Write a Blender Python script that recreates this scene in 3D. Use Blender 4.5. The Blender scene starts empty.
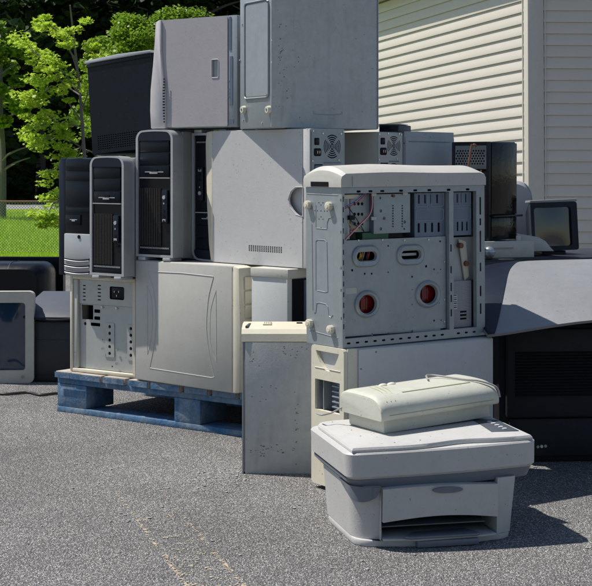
import bpy, bmesh, math, random
import numpy as np
from mathutils import Matrix, Vector
random.seed(7); rng = np.random.default_rng(7)
R = math.radians
SC = bpy.context.scene
COL = SC.collection
F, HX, HY, CH = 1500.0, 296.0, 165.0, 0.87      # lens in photo pixels, vanishing point, camera height

# ------------------------------------------------------------------ materials
def mat(name, col, rough=.5, metal=0, col2=None, nscale=6, namt=.5, speck=0, speckcol=(.05,.045,.04), bump=0, bscale=200,
        dust=0, coat=0, spec=.5, streak=0, mottle=.055):
    m = bpy.data.materials.new(name); m.use_nodes = True
    nt = m.node_tree; N = nt.nodes; L = nt.links
    b = N['Principled BSDF']
    b.inputs['Roughness'].default_value = rough; b.inputs['Metallic'].default_value = metal
    b.inputs['Specular IOR Level'].default_value = spec
    b.inputs['Coat Weight'].default_value = coat
    tc = N.new('ShaderNodeTexCoord'); gm = N.new('ShaderNodeNewGeometry')
    base = N.new('ShaderNodeRGB'); base.outputs[0].default_value = (*col, 1); cur = base.outputs[0]
    def noise(scale, detail=6, rgh=.6, src=None, vec=None):
        n = N.new('ShaderNodeTexNoise'); n.inputs['Scale'].default_value = scale
        n.inputs['Detail'].default_value = detail; n.inputs['Roughness'].default_value = rgh
        L.new(vec or tc.outputs['Object'], n.inputs['Vector']); return n
    def ramp(src, a, bb, inv=False):
        r = N.new('ShaderNodeMapRange'); r.inputs['From Min'].default_value = a; r.inputs['From Max'].default_value = bb
        if inv: r.inputs['To Min'].default_value = 1; r.inputs['To Max'].default_value = 0
        L.new(src, r.inputs['Value']); return r.outputs[0]
    def mix(fac, c1, c2, amt=1):
        if amt != 1:
            mm = N.new('ShaderNodeMath'); mm.operation = 'MULTIPLY'; L.new(fac, mm.inputs[0]); mm.inputs[1].default_value = amt; fac = mm.outputs[0]
        x = N.new('ShaderNodeMix'); x.data_type = 'RGBA'; L.new(fac, x.inputs[0]); L.new(c1, x.inputs[6])
        if isinstance(c2, tuple): x.inputs[7].default_value = (*c2, 1)
        else: L.new(c2, x.inputs[7])
        return x.outputs[2]
    if col2:
        n = noise(nscale, 8, .65); cur = mix(ramp(n.outputs[0], .35, .7), cur, col2, namt)
    if streak:
        mp = N.new('ShaderNodeMapping'); mp.inputs['Scale'].default_value = (40, 40, 5); L.new(tc.outputs['Object'], mp.inputs[0])
        n = noise(1, 5, .6, vec=mp.outputs[0]); cur = mix(ramp(n.outputs[0], .52, .75), cur, speckcol, streak)
    if dust:
        n = noise(nscale*5, 8, .75); cur = mix(ramp(n.outputs[0], .55, .8), cur, (.38,.36,.33), dust)
    if speck:
        n = noise(130, 3, .5); n2 = noise(9, 3, .6)
        a = ramp(n.outputs[0], .66, .72); c = ramp(n2.outputs[0], .42, .6)
        mm = N.new('ShaderNodeMath'); mm.operation = 'MULTIPLY'; L.new(a, mm.inputs[0]); L.new(c, mm.inputs[1])
        cur = mix(mm.outputs[0], cur, speckcol, speck)
    if mottle:
        n = noise(34, 9, .72); n.inputs['Distortion'].default_value = .6; q = N.new('ShaderNodeMapRange'); L.new(n.outputs[0], q.inputs[0])
        q.inputs['From Min'].default_value = .3; q.inputs['From Max'].default_value = .7; q.inputs['To Min'].default_value = 1-mottle; q.inputs['To Max'].default_value = 1+mottle*.7
        x = N.new('ShaderNodeMix'); x.data_type = 'RGBA'; x.blend_type = 'MULTIPLY'; x.inputs[0].default_value = 1; L.new(cur, x.inputs[6]); L.new(q.outputs[0], x.inputs[7]); cur = x.outputs[2]
    L.new(cur, b.inputs['Base Color'])
    if rough > .15:
        n = noise(18, 5, .6); r = N.new('ShaderNodeMapRange'); L.new(n.outputs[0], r.inputs[0])
        r.inputs['To Min'].default_value = max(rough-.12, .03); r.inputs['To Max'].default_value = min(rough+.15, 1)
        L.new(r.outputs[0], b.inputs['Roughness'])
    if bump:
        n = noise(bscale, 3, .6); bp = N.new('ShaderNodeBump'); bp.inputs['Strength'].default_value = bump
        bp.inputs['Distance'].default_value = .002; L.new(n.outputs[0], bp.inputs['Height']); L.new(bp.outputs[0], b.inputs['Normal'])
    return m

MT = {}
MT['panel_worn'] = mat('worn_steel_panel', (.47,.485,.475), .5, col2=(.36,.375,.37), nscale=7, speck=.6, bump=.2, dust=.25, mottle=.12, streak=.18)
MT['beige'] = mat('beige_plastic', (.50,.49,.45), .5, col2=(.42,.405,.36), nscale=5, speck=.5, bump=.12)
MT['cream'] = mat('cream_plastic', (.66,.62,.50), .45, col2=(.56,.51,.38), nscale=6, speck=.6, bump=.1)
MT['panel'] = mat('painted_panel', (.52,.53,.525), .48, col2=(.43,.44,.44), nscale=4, speck=.55, bump=.15)
MT['panel_grey'] = mat('grey_painted_panel', (.40,.415,.42), .5, col2=(.31,.32,.325), nscale=4, speck=.9, bump=.15, dust=.25)
MT['panel_white'] = mat('white_painted_panel', (.52,.52,.515), .5, col2=(.45,.45,.45), nscale=3, speck=.5, bump=.12)
MT['violet'] = mat('mauve_grey_panel', (.43,.405,.42), .5, col2=(.38,.36,.375), nscale=4, speck=.3, bump=.12)
MT['violet_bezel'] = mat('pale_mauve_plastic', (.60,.575,.585), .5, col2=(.53,.50,.51), nscale=5, bump=.1)
MT['steel'] = mat('galvanised_steel', (.33,.365,.385), .42, .35, col2=(.26,.285,.305), nscale=9, speck=.45, bump=.04, mottle=.07, streak=.08)
MT['steel_dull'] = mat('dull_sheet_steel', (.47,.48,.46), .5, .35, col2=(.38,.39,.37), nscale=12, speck=.5)
MT['steel_dark'] = mat('dark_sheet_steel', (.16,.20,.27), .45, .45, col2=(.11,.14,.19), nscale=10)
MT['silver'] = mat('silver_plastic', (.46,.47,.49), .36, .35, col2=(.38,.39,.41), nscale=7, speck=.3)
MT['silver_side'] = mat('brushed_grey_side', (.30,.30,.29), .42, .3, col2=(.20,.20,.19), nscale=5, streak=.3)
MT['black'] = mat('black_plastic', (.006,.008,.012), .28, col2=(.010,.012,.017), nscale=8, dust=.008, spec=.2)
MT['black_panel'] = mat('black_painted_panel', (.005,.008,.014), .3, col2=(.009,.013,.021), nscale=6, dust=.03, speck=.05, speckcol=(.4,.4,.4), spec=.16)
MT['rib'] = mat('grille_plastic', (.05,.045,.043), .4)
MT['gloss'] = mat('glossy_black', (.003,.003,.0035), .13, dust=.03, bump=1, bscale=20, spec=.3)
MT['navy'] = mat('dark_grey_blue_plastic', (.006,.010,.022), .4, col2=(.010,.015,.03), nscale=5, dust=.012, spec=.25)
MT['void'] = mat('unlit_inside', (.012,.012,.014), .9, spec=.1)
MT['foot'] = mat('ivory_foot', (.62,.58,.47), .5)
MT['blue'] = mat('blue_pallet_paint', (.02,.12,.27), .75, col2=(.22,.27,.31), nscale=14, namt=.9, streak=.35, speckcol=(.015,.03,.07), bump=.8, bscale=90, dust=.75, mottle=.35)
MT['wood'] = mat('worn_bare_wood', (.40,.36,.31), .85, col2=(.28,.24,.19), nscale=14, streak=.55, speckcol=(.10,.12,.17), bump=.5, bscale=90)
MT['rawwood'] = mat('raw_wood', (.42,.25,.12), .8, col2=(.3,.17,.08), nscale=20, streak=.4)
MT['printer'] = mat('pale_grey_printer_plastic', (.49,.485,.475), .5, col2=(.41,.40,.38), nscale=6, speck=.9, bump=.2, dust=.12, speckcol=(.12,.10,.085))
MT['printer_trim'] = mat('slate_printer_trim', (.13,.15,.18), .45, col2=(.18,.19,.21), nscale=8, dust=.15)
MT['ivory'] = mat('greenish_ivory_plastic', (.53,.535,.465), .45, col2=(.43,.435,.37), nscale=7, speck=.5, bump=.15)
MT['ivory_green'] = mat('olive_strip', (.32,.34,.19), .5)
MT['cable'] = mat('grey_cable', (.30,.29,.27), .5)
MT['cable_dark'] = mat('dark_cable', (.03,.028,.028), .5)
MT['red'] = mat('red_plastic', (.17,.006,.008), .25, col2=(.07,.003,.004), nscale=60)
MT['redwire'] = mat('red_wire', (.5,.04,.03), .4); MT['yellow'] = mat('yellow_wire', (.6,.42,.03), .4)
MT['bluewire'] = mat('blue_wire', (.05,.12,.45), .4)
MT['pcb'] = mat('green_board', (.02,.10,.05), .4)
MT['label'] = mat('paper_label', (.62,.62,.62), .6)
MT['hood'] = mat('metallic_grey_shell', (.27,.275,.285), .42, .15, col2=(.21,.215,.225), nscale=4, dust=.4, bump=.35, bscale=500, speck=.6)
MT['darktv'] = mat('charcoal_tv_plastic', (.012,.013,.017), .6, col2=(.02,.021,.026), nscale=6, dust=.04, spec=.3)
MT['darkgrey'] = mat('charcoal_plastic', (.014,.016,.021), .5, col2=(.022,.024,.03), nscale=6, dust=.05)
MT['slate'] = mat('slate_lid', (.05,.06,.08), .6, col2=(.055,.062,.08), nscale=5, dust=.12)
MT['glass'] = mat('screen_glass', (.008,.014,.022), .06, coat=1)
MT['bluescreen'] = mat('bluish_screen_glass', (.012,.035,.075), .1, coat=1)
MT['rust'] = mat('rusty_rod', (.22,.09,.05), .7, col2=(.12,.05,.03), nscale=30)
MT['chrome'] = mat('dull_chrome', (.6,.62,.64), .2, 1)
MT['ballmetal'] = mat('dull_ball_metal', (.42,.45,.47), .35, .7)
MT['siding'] = mat('cream_vinyl_siding', (.60,.555,.49), .5, col2=(.55,.505,.44), nscale=1.5, bump=.1, bscale=60, streak=.03, speckcol=(.4,.36,.28), mottle=.02)
MT['trim'] = mat('cream_vinyl_trim', (.54,.505,.45), .45)
MT['bark'] = mat('grey_bark', (.16,.145,.125), .9, col2=(.09,.08,.07), nscale=20, bump=.6, bscale=60)
MT['galv'] = mat('galvanised_wire', (.30,.31,.29), .5, .2)
MT['dumpster'] = mat('green_steel_paint', (.012,.10,.07), .5, col2=(.02,.07,.05), nscale=2)
MT['yel'] = mat('ochre_sheet', (.5,.32,.08), .6, col2=(.38,.24,.08), nscale=1)
MT['greyroof'] = mat('grey_sheet', (.25,.26,.28), .6)
MT['road'] = mat('pale_road', (.27,.26,.26), .9, col2=(.22,.215,.21), nscale=2)

def leafmat(name, c1, c2, trans=.35, nscale=1.2):
    m = bpy.data.materials.new(name); m.use_nodes = True; nt = m.node_tree; N = nt.nodes; L = nt.links
    b = N['Principled BSDF']; b.inputs['Roughness'].default_value = .45; b.inputs['Specular IOR Level'].default_value = .3
    tc = N.new('ShaderNodeTexCoord'); n = N.new('ShaderNodeTexNoise'); n.inputs['Scale'].default_value = nscale; n.inputs['Detail'].default_value = 6
    n.inputs['Roughness'].default_value = .8
    L.new(tc.outputs['Object'], n.inputs[0]); r = N.new('ShaderNodeMapRange'); r.inputs['From Min'].default_value = .35; r.inputs['From Max'].default_value = .65
    L.new(n.outputs[0], r.inputs[0]); x = N.new('ShaderNodeMix'); x.data_type = 'RGBA'; L.new(r.outputs[0], x.inputs[0])
    x.inputs[6].default_value = (*c1, 1); x.inputs[7].default_value = (*c2, 1); L.new(x.outputs[2], b.inputs['Base Color'])
    t = N.new('ShaderNodeBsdfTranslucent'); L.new(x.outputs[2], t.inputs[0]); ms = N.new('ShaderNodeMixShader'); ms.inputs[0].default_value = trans
    L.new(b.outputs[0], ms.inputs[1]); L.new(t.outputs[0], ms.inputs[2]); L.new(ms.outputs[0], N['Material Output'].inputs[0])
    return m
MT['leaf_bright'] = leafmat('bright_maple_leaf', (.34,.52,.03), (.52,.66,.08), .5)
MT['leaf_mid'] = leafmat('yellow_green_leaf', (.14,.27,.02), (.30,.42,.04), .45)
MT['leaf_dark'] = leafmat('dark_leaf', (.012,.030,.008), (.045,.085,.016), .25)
MT['grass'] = leafmat('grass_blade', (.30,.50,.02), (.45,.62,.05), .5, 3)

MT['turf'] = leafmat('turf', (.14,.26,.012), (.24,.38,.025), .0, 6)
def asphalt():
    m = bpy.data.materials.new('worn_asphalt'); m.use_nodes = True; nt = m.node_tree; N = nt.nodes; L = nt.links
    b = N['Principled BSDF']; b.inputs['Roughness'].default_value = .9; b.inputs['Specular IOR Level'].default_value = .25
    tc = N.new('ShaderNodeTexCoord')
    def vor(scale, feat='F1'):
        v = N.new('ShaderNodeTexVoronoi'); v.inputs['Scale'].default_value = scale; v.feature = feat; L.new(tc.outputs['Object'], v.inputs['Vector']); return v
    def cramp(src, stops):
        c = N.new('ShaderNodeValToRGB'); e = c.color_ramp.elements
        e[0].position, e[0].color = stops[0][0], (*stops[0][1], 1); e[1].position, e[1].color = stops[-1][0], (*stops[-1][1], 1)
        for p, k in stops[1:-1]:
            q = e.new(p); q.color = (*k, 1)
        L.new(src, c.inputs[0]); return c.outputs[0]
    v = vor(250); sep = N.new('ShaderNodeSeparateColor'); L.new(v.outputs['Color'], sep.inputs[0])
    stones = cramp(sep.outputs[0], [(0,(.08,.079,.08)),(.3,(.23,.225,.222)),(.65,(.40,.393,.385)),(.88,(.60,.585,.565)),(1,(.78,.76,.72))])
    mr = N.new('ShaderNodeMapRange'); mr.inputs['From Min'].default_value = .25; mr.inputs['From Max'].default_value = .62; L.new(v.outputs['Distance'], mr.inputs[0])
    x = N.new('ShaderNodeMix'); x.data_type = 'RGBA'; L.new(mr.outputs[0], x.inputs[0]); L.new(stones, x.inputs[6]); x.inputs[7].default_value = (.12,.117,.117,1)
    n = N.new('ShaderNodeTexNoise'); n.inputs['Scale'].default_value = 1.6; n.inputs['Detail'].default_value = 9; n.inputs['Roughness'].default_value = .7; L.new(tc.outputs['Object'], n.inputs[0])
    lo = N.new('ShaderNodeMapRange'); lo.inputs['From Min'].default_value = .3; lo.inputs['From Max'].default_value = .7; lo.inputs['To Min'].default_value = .78; lo.inputs['To Max'].default_value = 1.25
    L.new(n.outputs[0], lo.inputs[0]); mu = N.new('ShaderNodeMix'); mu.data_type = 'RGBA'; mu.blend_type = 'MULTIPLY'; mu.inputs[0].default_value = 1
    L.new(x.outputs[2], mu.inputs[6]); L.new(lo.outputs[0], mu.inputs[7])
    L.new(mu.outputs[2], b.inputs['Base Color'])
    n2 = N.new('ShaderNodeTexNoise'); n2.inputs['Scale'].default_value = 60; n2.inputs['Detail'].default_value = 4; L.new(tc.outputs['Object'], n2.inputs[0])
    ad = N.new('ShaderNodeMath'); ad.operation = 'SUBTRACT'; L.new(n2.outputs[0], ad.inputs[0]); L.new(v.outputs['Distance'], ad.inputs[1])
    bp = N.new('ShaderNodeBump'); bp.inputs['Strength'].default_value = .9; bp.inputs['Distance'].default_value = .006; L.new(ad.outputs[0], bp.inputs['Height']); L.new(bp.outputs[0], b.inputs['Normal'])
    return m
MT['asphalt'] = asphalt()

def faded_paint():
    m = bpy.data.materials.new('faded_yellow_paint'); m.use_nodes = True; nt = m.node_tree; N = nt.nodes; L = nt.links
    b = N['Principled BSDF']; b.inputs['Base Color'].default_value = (.44,.37,.27,1); b.inputs['Roughness'].default_value = .85
    tc = N.new('ShaderNodeTexCoord'); v = N.new('ShaderNodeTexVoronoi'); v.inputs['Scale'].default_value = 260; L.new(tc.outputs['Object'], v.inputs['Vector'])
    sep = N.new('ShaderNodeSeparateColor'); L.new(v.outputs['Color'], sep.inputs[0])
    n = N.new('ShaderNodeTexNoise'); n.inputs['Scale'].default_value = 22; n.inputs['Detail'].default_value = 5; L.new(tc.outputs['Object'], n.inputs[0])
    uv = N.new('ShaderNodeSeparateXYZ'); L.new(tc.outputs['Object'], uv.inputs[0])     # local x across the stripe, -.05 .. .05
    ab = N.new('ShaderNodeMath'); ab.operation = 'ABSOLUTE'; L.new(uv.outputs[0], ab.inputs[0])
    e = N.new('ShaderNodeMapRange'); e.inputs['From Min'].default_value = .049; e.inputs['From Max'].default_value = .058; e.inputs['To Min'].default_value = -.02; e.inputs['To Max'].default_value = .20; L.new(ab.outputs[0], e.inputs[0])
    yy = N.new('ShaderNodeMapRange'); yy.inputs['From Min'].default_value = 0; yy.inputs['From Max'].default_value = 1.1; yy.inputs['To Min'].default_value = .09; yy.inputs['To Max'].default_value = -.10; L.new(uv.outputs[1], yy.inputs[0])
    s1 = N.new('ShaderNodeMath'); s1.operation = 'ADD'; L.new(n.outputs[0], s1.inputs[0]); L.new(e.outputs[0], s1.inputs[1])
    s3 = N.new('ShaderNodeMath'); s3.operation = 'ADD'; L.new(s1.outputs[0], s3.inputs[0]); L.new(yy.outputs[0], s3.inputs[1])
    s2 = N.new('ShaderNodeMath'); s2.operation = 'GREATER_THAN'; mul = N.new('ShaderNodeMath'); mul.operation = 'MULTIPLY_ADD'
    L.new(sep.outputs[0], mul.inputs[0]); mul.inputs[1].default_value = .62; mul.inputs[2].default_value = .0
    ad = N.new('ShaderNodeMath'); ad.operation = 'ADD'; L.new(s3.outputs[0], ad.inputs[0]); L.new(mul.outputs[0], ad.inputs[1])
    L.new(ad.outputs[0], s2.inputs[0]); s2.inputs[1].default_value = 1.14
    tr = N.new('ShaderNodeBsdfTransparent'); ms = N.new('ShaderNodeMixShader'); L.new(s2.outputs[0], ms.inputs[0]); L.new(tr.outputs[0], ms.inputs[1]); L.new(b.outputs[0], ms.inputs[2])
    L.new(ms.outputs[0], N['Material Output'].inputs[0]); return m
MT['paint'] = faded_paint()

def perfmat():      # perforated sheet: fine dark dots on grey steel
    m = mat('perforated_sheet', (.36,.38,.40), .5, .3); nt = m.node_tree; N = nt.nodes; L = nt.links; b = N['Principled BSDF']
    tc = N.new('ShaderNodeTexCoord'); mp = N.new('ShaderNodeMapping'); mp.inputs['Scale'].default_value = (260, 0, 260); L.new(tc.outputs['Object'], mp.inputs[0])
    v = N.new('ShaderNodeTexVoronoi'); v.inputs['Scale'].default_value = 1; v.inputs['Randomness'].default_value = 0; L.new(mp.outputs[0], v.inputs['Vector'])
    g = N.new('ShaderNodeMath'); g.operation = 'LESS_THAN'; g.inputs[1].default_value = .28; L.new(v.outputs['Distance'], g.inputs[0])
    x = N.new('ShaderNodeMix'); x.data_type = 'RGBA'; L.new(g.outputs[0], x.inputs[0]); x.inputs[6].default_value = (.36,.37,.39,1); x.inputs[7].default_value = (.06,.06,.07,1)
    L.new(x.outputs[2], b.inputs['Base Color']); return m
MT['perf'] = perfmat()

# ------------------------------------------------------------------ mesh helpers
def rrect(x0, x1, z0, z1, r=.002, n=3):
    r = min(r, abs(x1-x0)/2-1e-5, abs(z1-z0)/2-1e-5); p = []
    for cx, cz, a in ((x1-r,z1-r,0),(x0+r,z1-r,90),(x0+r,z0+r,180),(x1-r,z0+r,270)):
        for k in range(n+1):
            t = R(a+90*k/n); p.append((cx+r*math.cos(t), cz+r*math.sin(t)))
    return p
def circ(cx, cz, r, n=16, rz=None):
    return [(cx+r*math.cos(2*math.pi*k/n), cz+(rz or r)*math.sin(2*math.pi*k/n)) for k in range(n)]
def arc(cx, cz, r0, r1, a0, a1, n=6):
    o = [(cx+r1*math.cos(R(a0+(a1-a0)*k/n)), cz+r1*math.sin(R(a0+(a1-a0)*k/n))) for k in range(n+1)]
    i = [(cx+r0*math.cos(R(a1+(a0-a1)*k/n)), cz+r0*math.sin(R(a1+(a0-a1)*k/n))) for k in range(n+1)]
    return o+i
def fan_holes(cx, cz, r):
    h = []
    for k, rr in enumerate((.28,.46,.64,.82,1.0)):
        for a in (0,90,180,270):
            h.append(arc(cx, cz, r*(rr-.10), r*rr, a+45+9, a+135-9))
    return h
def spline(pts, n=8, closed=False):
    out = []; P = [Vector(p) for p in pts]; m = len(P)
    for i in range(m if closed else m-1):
        g = lambda k: P[k % m] if closed else P[max(0, min(m-1, k))]
        p0, p1, p2, p3 = g(i-1), g(i), g(i+1), g(i+2)
        for k in range(n):
            t = k/n; out.append(.5*((2*p1)+(p2-p0)*t+(2*p0-5*p1+4*p2-p3)*t*t+(3*p1-p0-3*p2+p3)*t**3))
    if not closed: out.append(P[-1])
    return out

class MB:
    def __init__(s, T=None): s.bm = bmesh.new(); s.T = T
    def add(s, t, M=None, bev=0, seg=2):
        if bev:
            es = [e for e in t.edges if len(e.link_faces) == 2 and e.calc_face_angle(0) > R(35)]
            bmesh.ops.bevel(t, geom=es, offset=bev, segments=seg, affect='EDGES', profile=.5, clamp_overlap=True)
        if M: bmesh.ops.transform(t, matrix=M, verts=t.verts)
        if s.T: bmesh.ops.transform(t, matrix=s.T, verts=t.verts)
        me = bpy.data.meshes.new('t'); t.to_mesh(me); t.free(); s.bm.from_mesh(me); bpy.data.meshes.remove(me); return s
    def box(s, x0, x1, y0, y1, z0, z1, bev=0, seg=2, M=None):
        t = bmesh.new(); v = [t.verts.new((x, y, z)) for z in (z0, z1) for y in (y0, y1) for x in (x0, x1)]
        for f in ((0,2,3,1),(4,5,7,6),(0,1,5,4),(1,3,7,5),(3,2,6,7),(2,0,4,6)): t.faces.new([v[i] for i in f])
        bmesh.ops.recalc_face_normals(t, faces=t.faces)
        return s.add(t, M, bev, seg)
    def prism(s, pts, a0, a1, plane='xz', bev=0, seg=2, M=None):
        t = bmesh.new()
        def P(p, a): return {'xz': (p[0], a, p[1]), 'yz': (a, p[0], p[1]), 'xy': (p[0], p[1], a)}[plane]
        A = [t.verts.new(P(p, a0)) for p in pts]; B = [t.verts.new(P(p, a1)) for p in pts]; n = len(pts)
        t.faces.new(A); t.faces.new(B[::-1])
        for i in range(n): t.faces.new((A[i], B[i], B[(i+1) % n], A[(i+1) % n]))
        bmesh.ops.recalc_face_normals(t, faces=t.faces)
        return s.add(t, M, bev, seg)
    def loft(s, rings, cap=True, M=None, closed=True):
        t = bmesh.new(); V = [[t.verts.new(p) for p in r] for r in rings]; n = len(rings[0])
        for a, b in zip(V, V[1:]):
            for i in range(n if closed else n-1): t.faces.new((a[i], a[(i+1) % n], b[(i+1) % n], b[i]))
        if cap: t.faces.new(V[0]); t.faces.new(V[-1][::-1])
        bmesh.ops.recalc_face_normals(t, faces=t.faces)
        return s.add(t, M)
    def cyl(s, c, r, axis='y', h=.01, n=20, r2=None, bev=0):
        r2 = r if r2 is None else r2; c = Vector(c); rings = []
        for rr, hh in ((r, 0), (r2, h)):
            ring = []
            for k in range(n):
                a = 2*math.pi*k/n; u, w = rr*math.cos(a), rr*math.sin(a)
                ring.append(c + Vector({'y': (u, hh, w), 'x': (hh, u, w), 'z': (u, w, hh)}[axis]))
            rings.append(ring)
        t = bmesh.new(); V = [[t.verts.new(p) for p in q] for q in rings]
        for i in range(n): t.faces.new((V[0][i], V[0][(i+1) % n], V[1][(i+1) % n], V[1][i]))
        t.faces.new(V[0]); t.faces.new(V[1][::-1]); bmesh.ops.recalc_face_normals(t, faces=t.faces)
        return s.add(t, None, bev)
    def tube(s, pts, r=.002, n=6, r1=None):
        P = [Vector(p) for p in pts]; rings = []
        up = Vector((0.13, .3, 1)).normalized()
        for i, p in enumerate(P):
            d = (P[min(i+1, len(P)-1)]-P[max(i-1, 0)])
            if d.length < 1e-9: d = Vector((0, 0, 1))
            d.normalize(); a = d.cross(up)
            if a.length < 1e-3: a = d.cross(Vector((1, 0, 0)))
            a.normalize(); b = d.cross(a); rr = r if r1 is None else r+(r1-r)*i/(len(P)-1)
            rings.append([p+rr*(math.cos(2*math.pi*k/n)*a+math.sin(2*math.pi*k/n)*b) for k in range(n)])
        return s.loft(rings)
    def plate(s, outline, holes=(), y0=0, th=.002, plane='xz', M=None):
        cu = bpy.data.curves.new('c', 'CURVE'); cu.dimensions = '2D'; cu.fill_mode = 'BOTH'; cu.extrude = th/2
        for pl in [outline]+list(holes):
            sp = cu.splines.new('POLY'); sp.points.add(len(pl)-1)
            for q, p in zip(sp.points, pl): q.co = (p[0], p[1], 0, 1)
            sp.use_cyclic_u = True
        o = bpy.data.objects.new('c', cu); me = bpy.data.meshes.new_from_object(o)
        t = bmesh.new(); t.from_mesh(me); bpy.data.objects.remove(o); bpy.data.curves.remove(cu); bpy.data.meshes.remove(me)
        for v in t.verts:
            x, z, e = v.co; e = y0+th/2+e
            v.co = (x, e, z) if plane == 'xz' else ((e, x, z) if plane == 'yz' else (x, z, e))
        bmesh.ops.recalc_face_normals(t, faces=t.faces)
        return s.add(t, M)
    def ball(s, c, r, sub=3, scale=(1,1,1)):
        t = bmesh.new(); bmesh.ops.create_icosphere(t, subdivisions=sub, radius=r)
        return s.add(t, Matrix.Translation(c) @ Matrix.Diagonal((*scale, 1)))
    def build(s, name, m, parent=None, label=None, ang=28):
        me = bpy.data.meshes.new(name); s.bm.to_mesh(me); s.bm.free()
        me.polygons.foreach_set('use_smooth', [True]*len(me.polygons)); me.set_sharp_from_angle(angle=R(ang))
        me.materials.append(MT[m] if isinstance(m, str) else m)
        o = bpy.data.objects.new(name, me); COL.objects.link(o)
        if parent: o.parent = parent
        if label: o['label'] = label
        return o

def tag(o, label=None, cat=None, group=None, kind=None):
    for k, v in (('label', label), ('category', cat), ('group', group), ('kind', kind)):
        if v: o[k] = v
    return o
def thing(name, label, cat, loc, yaw=0, roll=0, pitch=0, group=None):
    o = bpy.data.objects.new(name, None); COL.objects.link(o); o.empty_display_size = .1
    o.location = loc; o.rotation_euler = (R(pitch), R(roll), R(yaw)); return tag(o, label, cat, group)
def gp(px, py, Y): return ((px-HX)/F*Y, Y, CH-(py-HY)/F*Y)
def face(root, plane='y', at=0):
    """measure on a face of a thing: photo point -> the two coordinates on that local plane"""
    Mi = (Matrix.Translation(root.location) @ root.rotation_euler.to_matrix().to_4x4()).inverted()
    o = Mi @ Vector((0, 0, CH)); R3 = Mi.to_3x3(); i = 'xyz'.index(plane); ks = [k for k in range(3) if k != i]
    def f(px, py):
        d = R3 @ Vector(((px-HX)/F, 1, -(py-HY)/F)); t = (at-o[i])/d[i]; p = o+t*d; return (p[ks[0]], p[ks[1]])
    return f
def B2(f, a, b):       # two photo points -> x0,x1,z0,z1 on the face
    p, q = f(*a), f(*b); return min(p[0], q[0]), max(p[0], q[0]), min(p[1], q[1]), max(p[1], q[1])
def line(mb, f, pts, r=.0012, y=0, plane='y', sm=True):
    P = [f(*p) for p in pts]; P = [(p[0], y, p[1]) if plane == 'y' else (y, p[0], p[1]) for p in P]
    if sm and len(P) > 2: P = spline(P, 6)
    mb.tube(P, r, 6)
def screws(mb, pts, y=-.001, r=.0025, plane='y'):
    for a, b in pts: mb.cyl((a, y, b) if plane == 'y' else (y, a, b), r, plane, .002, 10)

# ------------------------------------------------------------------ camera, light
cam = bpy.data.cameras.new('camera'); co = bpy.data.objects.new('camera', cam); COL.objects.link(co); SC.camera = co
co.location = (0, 0, CH); co.rotation_euler = (R(90), 0, 0); cam.sensor_width = 36; cam.lens = F/592*36
cam.shift_y = -(293-HY)/592; cam.clip_end = 2000; cam.clip_start = .05
ELEV = 61; AZ = (-.95, .28)          # sun: from the left, a little behind the pile
w = bpy.data.worlds.new('World'); SC.world = w; w.use_nodes = True; nt = w.node_tree
sky = nt.nodes.new('ShaderNodeTexSky'); sky.sky_type = 'NISHITA'; sky.sun_disc = False; sky.sun_elevation = R(ELEV)
sky.sun_rotation = math.atan2(AZ[0], AZ[1]); sky.air_density = 1; sky.dust_density = .6
bg = nt.nodes['Background']; nt.links.new(sky.outputs[0], bg.inputs[0]); bg.inputs[1].default_value = .085
sl = bpy.data.lights.new('sun', 'SUN'); so = bpy.data.objects.new('sun', sl); COL.objects.link(so)
sl.energy = 4.9; sl.angle = R(.53); sl.color = (1, .95, .87)
ce = math.cos(R(ELEV)); n_ = math.hypot(*AZ); sd = Vector((AZ[0]/n_*ce, AZ[1]/n_*ce, math.sin(R(ELEV))))
so.rotation_euler = sd.to_track_quat('Z', 'Y').to_euler(); so.location = (-4, 2, 6)
vs = SC.view_settings; vs.view_transform = 'Standard'; vs.look = 'None'; vs.gamma = 1; vs.exposure = .22; vs.use_curve_mapping = False

# ------------------------------------------------------------------ the setting
def sheet(name, x0, x1, ys, m, nx=2, zf=None, z=0, label=None):
    prof = zf or (lambda y: z); mb = MB()
    rings = [[(x0+(x1-x0)*i/nx, y, prof(y)) for i in range(nx+1)] for y in ys]
    mb.loft(rings, cap=False, closed=False); o = mb.build(name, m); o['kind'] = 'structure'
    return o
def lawn_z(y):
    pts = [(13.5,0),(20,-.42),(28,-.83),(36,-.80),(50,-.60),(57,-.62),(100,-1.7),(700,-1.9)]
    for (a, za), (b, zb) in zip(pts, pts[1:]):
        if y <= b: return za+(zb-za)*(y-a)/(b-a)
    return -1.9
sheet('parking_lot', -40, 60, [-25, 0, 5, 13.5], 'asphalt')
sheet('parking_lot', -1.5, 60, [13.5, 30, 50], 'asphalt')
sheet('lawn', -60, -1.5, list(np.linspace(13.5, 50, 40)), 'turf', zf=lawn_z)
sheet('road', -90, 90, [50, 53, 57], 'road', zf=lambda y: lawn_z(y)+.0)
gd = mat('earth', (.035,.045,.018), .95, col2=(.05,.05,.025), nscale=.5)
sheet('far_ground', -500, 500, [57, 70, 100, 300, 700], gd, zf=lawn_z)

# stripe
def stripe():
    p0 = Vector(gp(121, 470, F*CH/(470-HY))); p1 = Vector(gp(215, 586, F*CH/(586-HY))); p0.z = p1.z = .0015
    d = p0-p1; L = d.length; e = .4
    mb = MB(); mb.loft([[(-.062, -e, 0), (.062, -e, 0)], [(-.062, L, 0), (.062, L, 0)]], cap=False, closed=False)
    o = mb.build('parking_stripe', 'paint'); o.location = p1; o.rotation_euler = (0, 0, math.atan2(-d.x, d.y)); o['kind'] = 'structure'
stripe()

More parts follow.
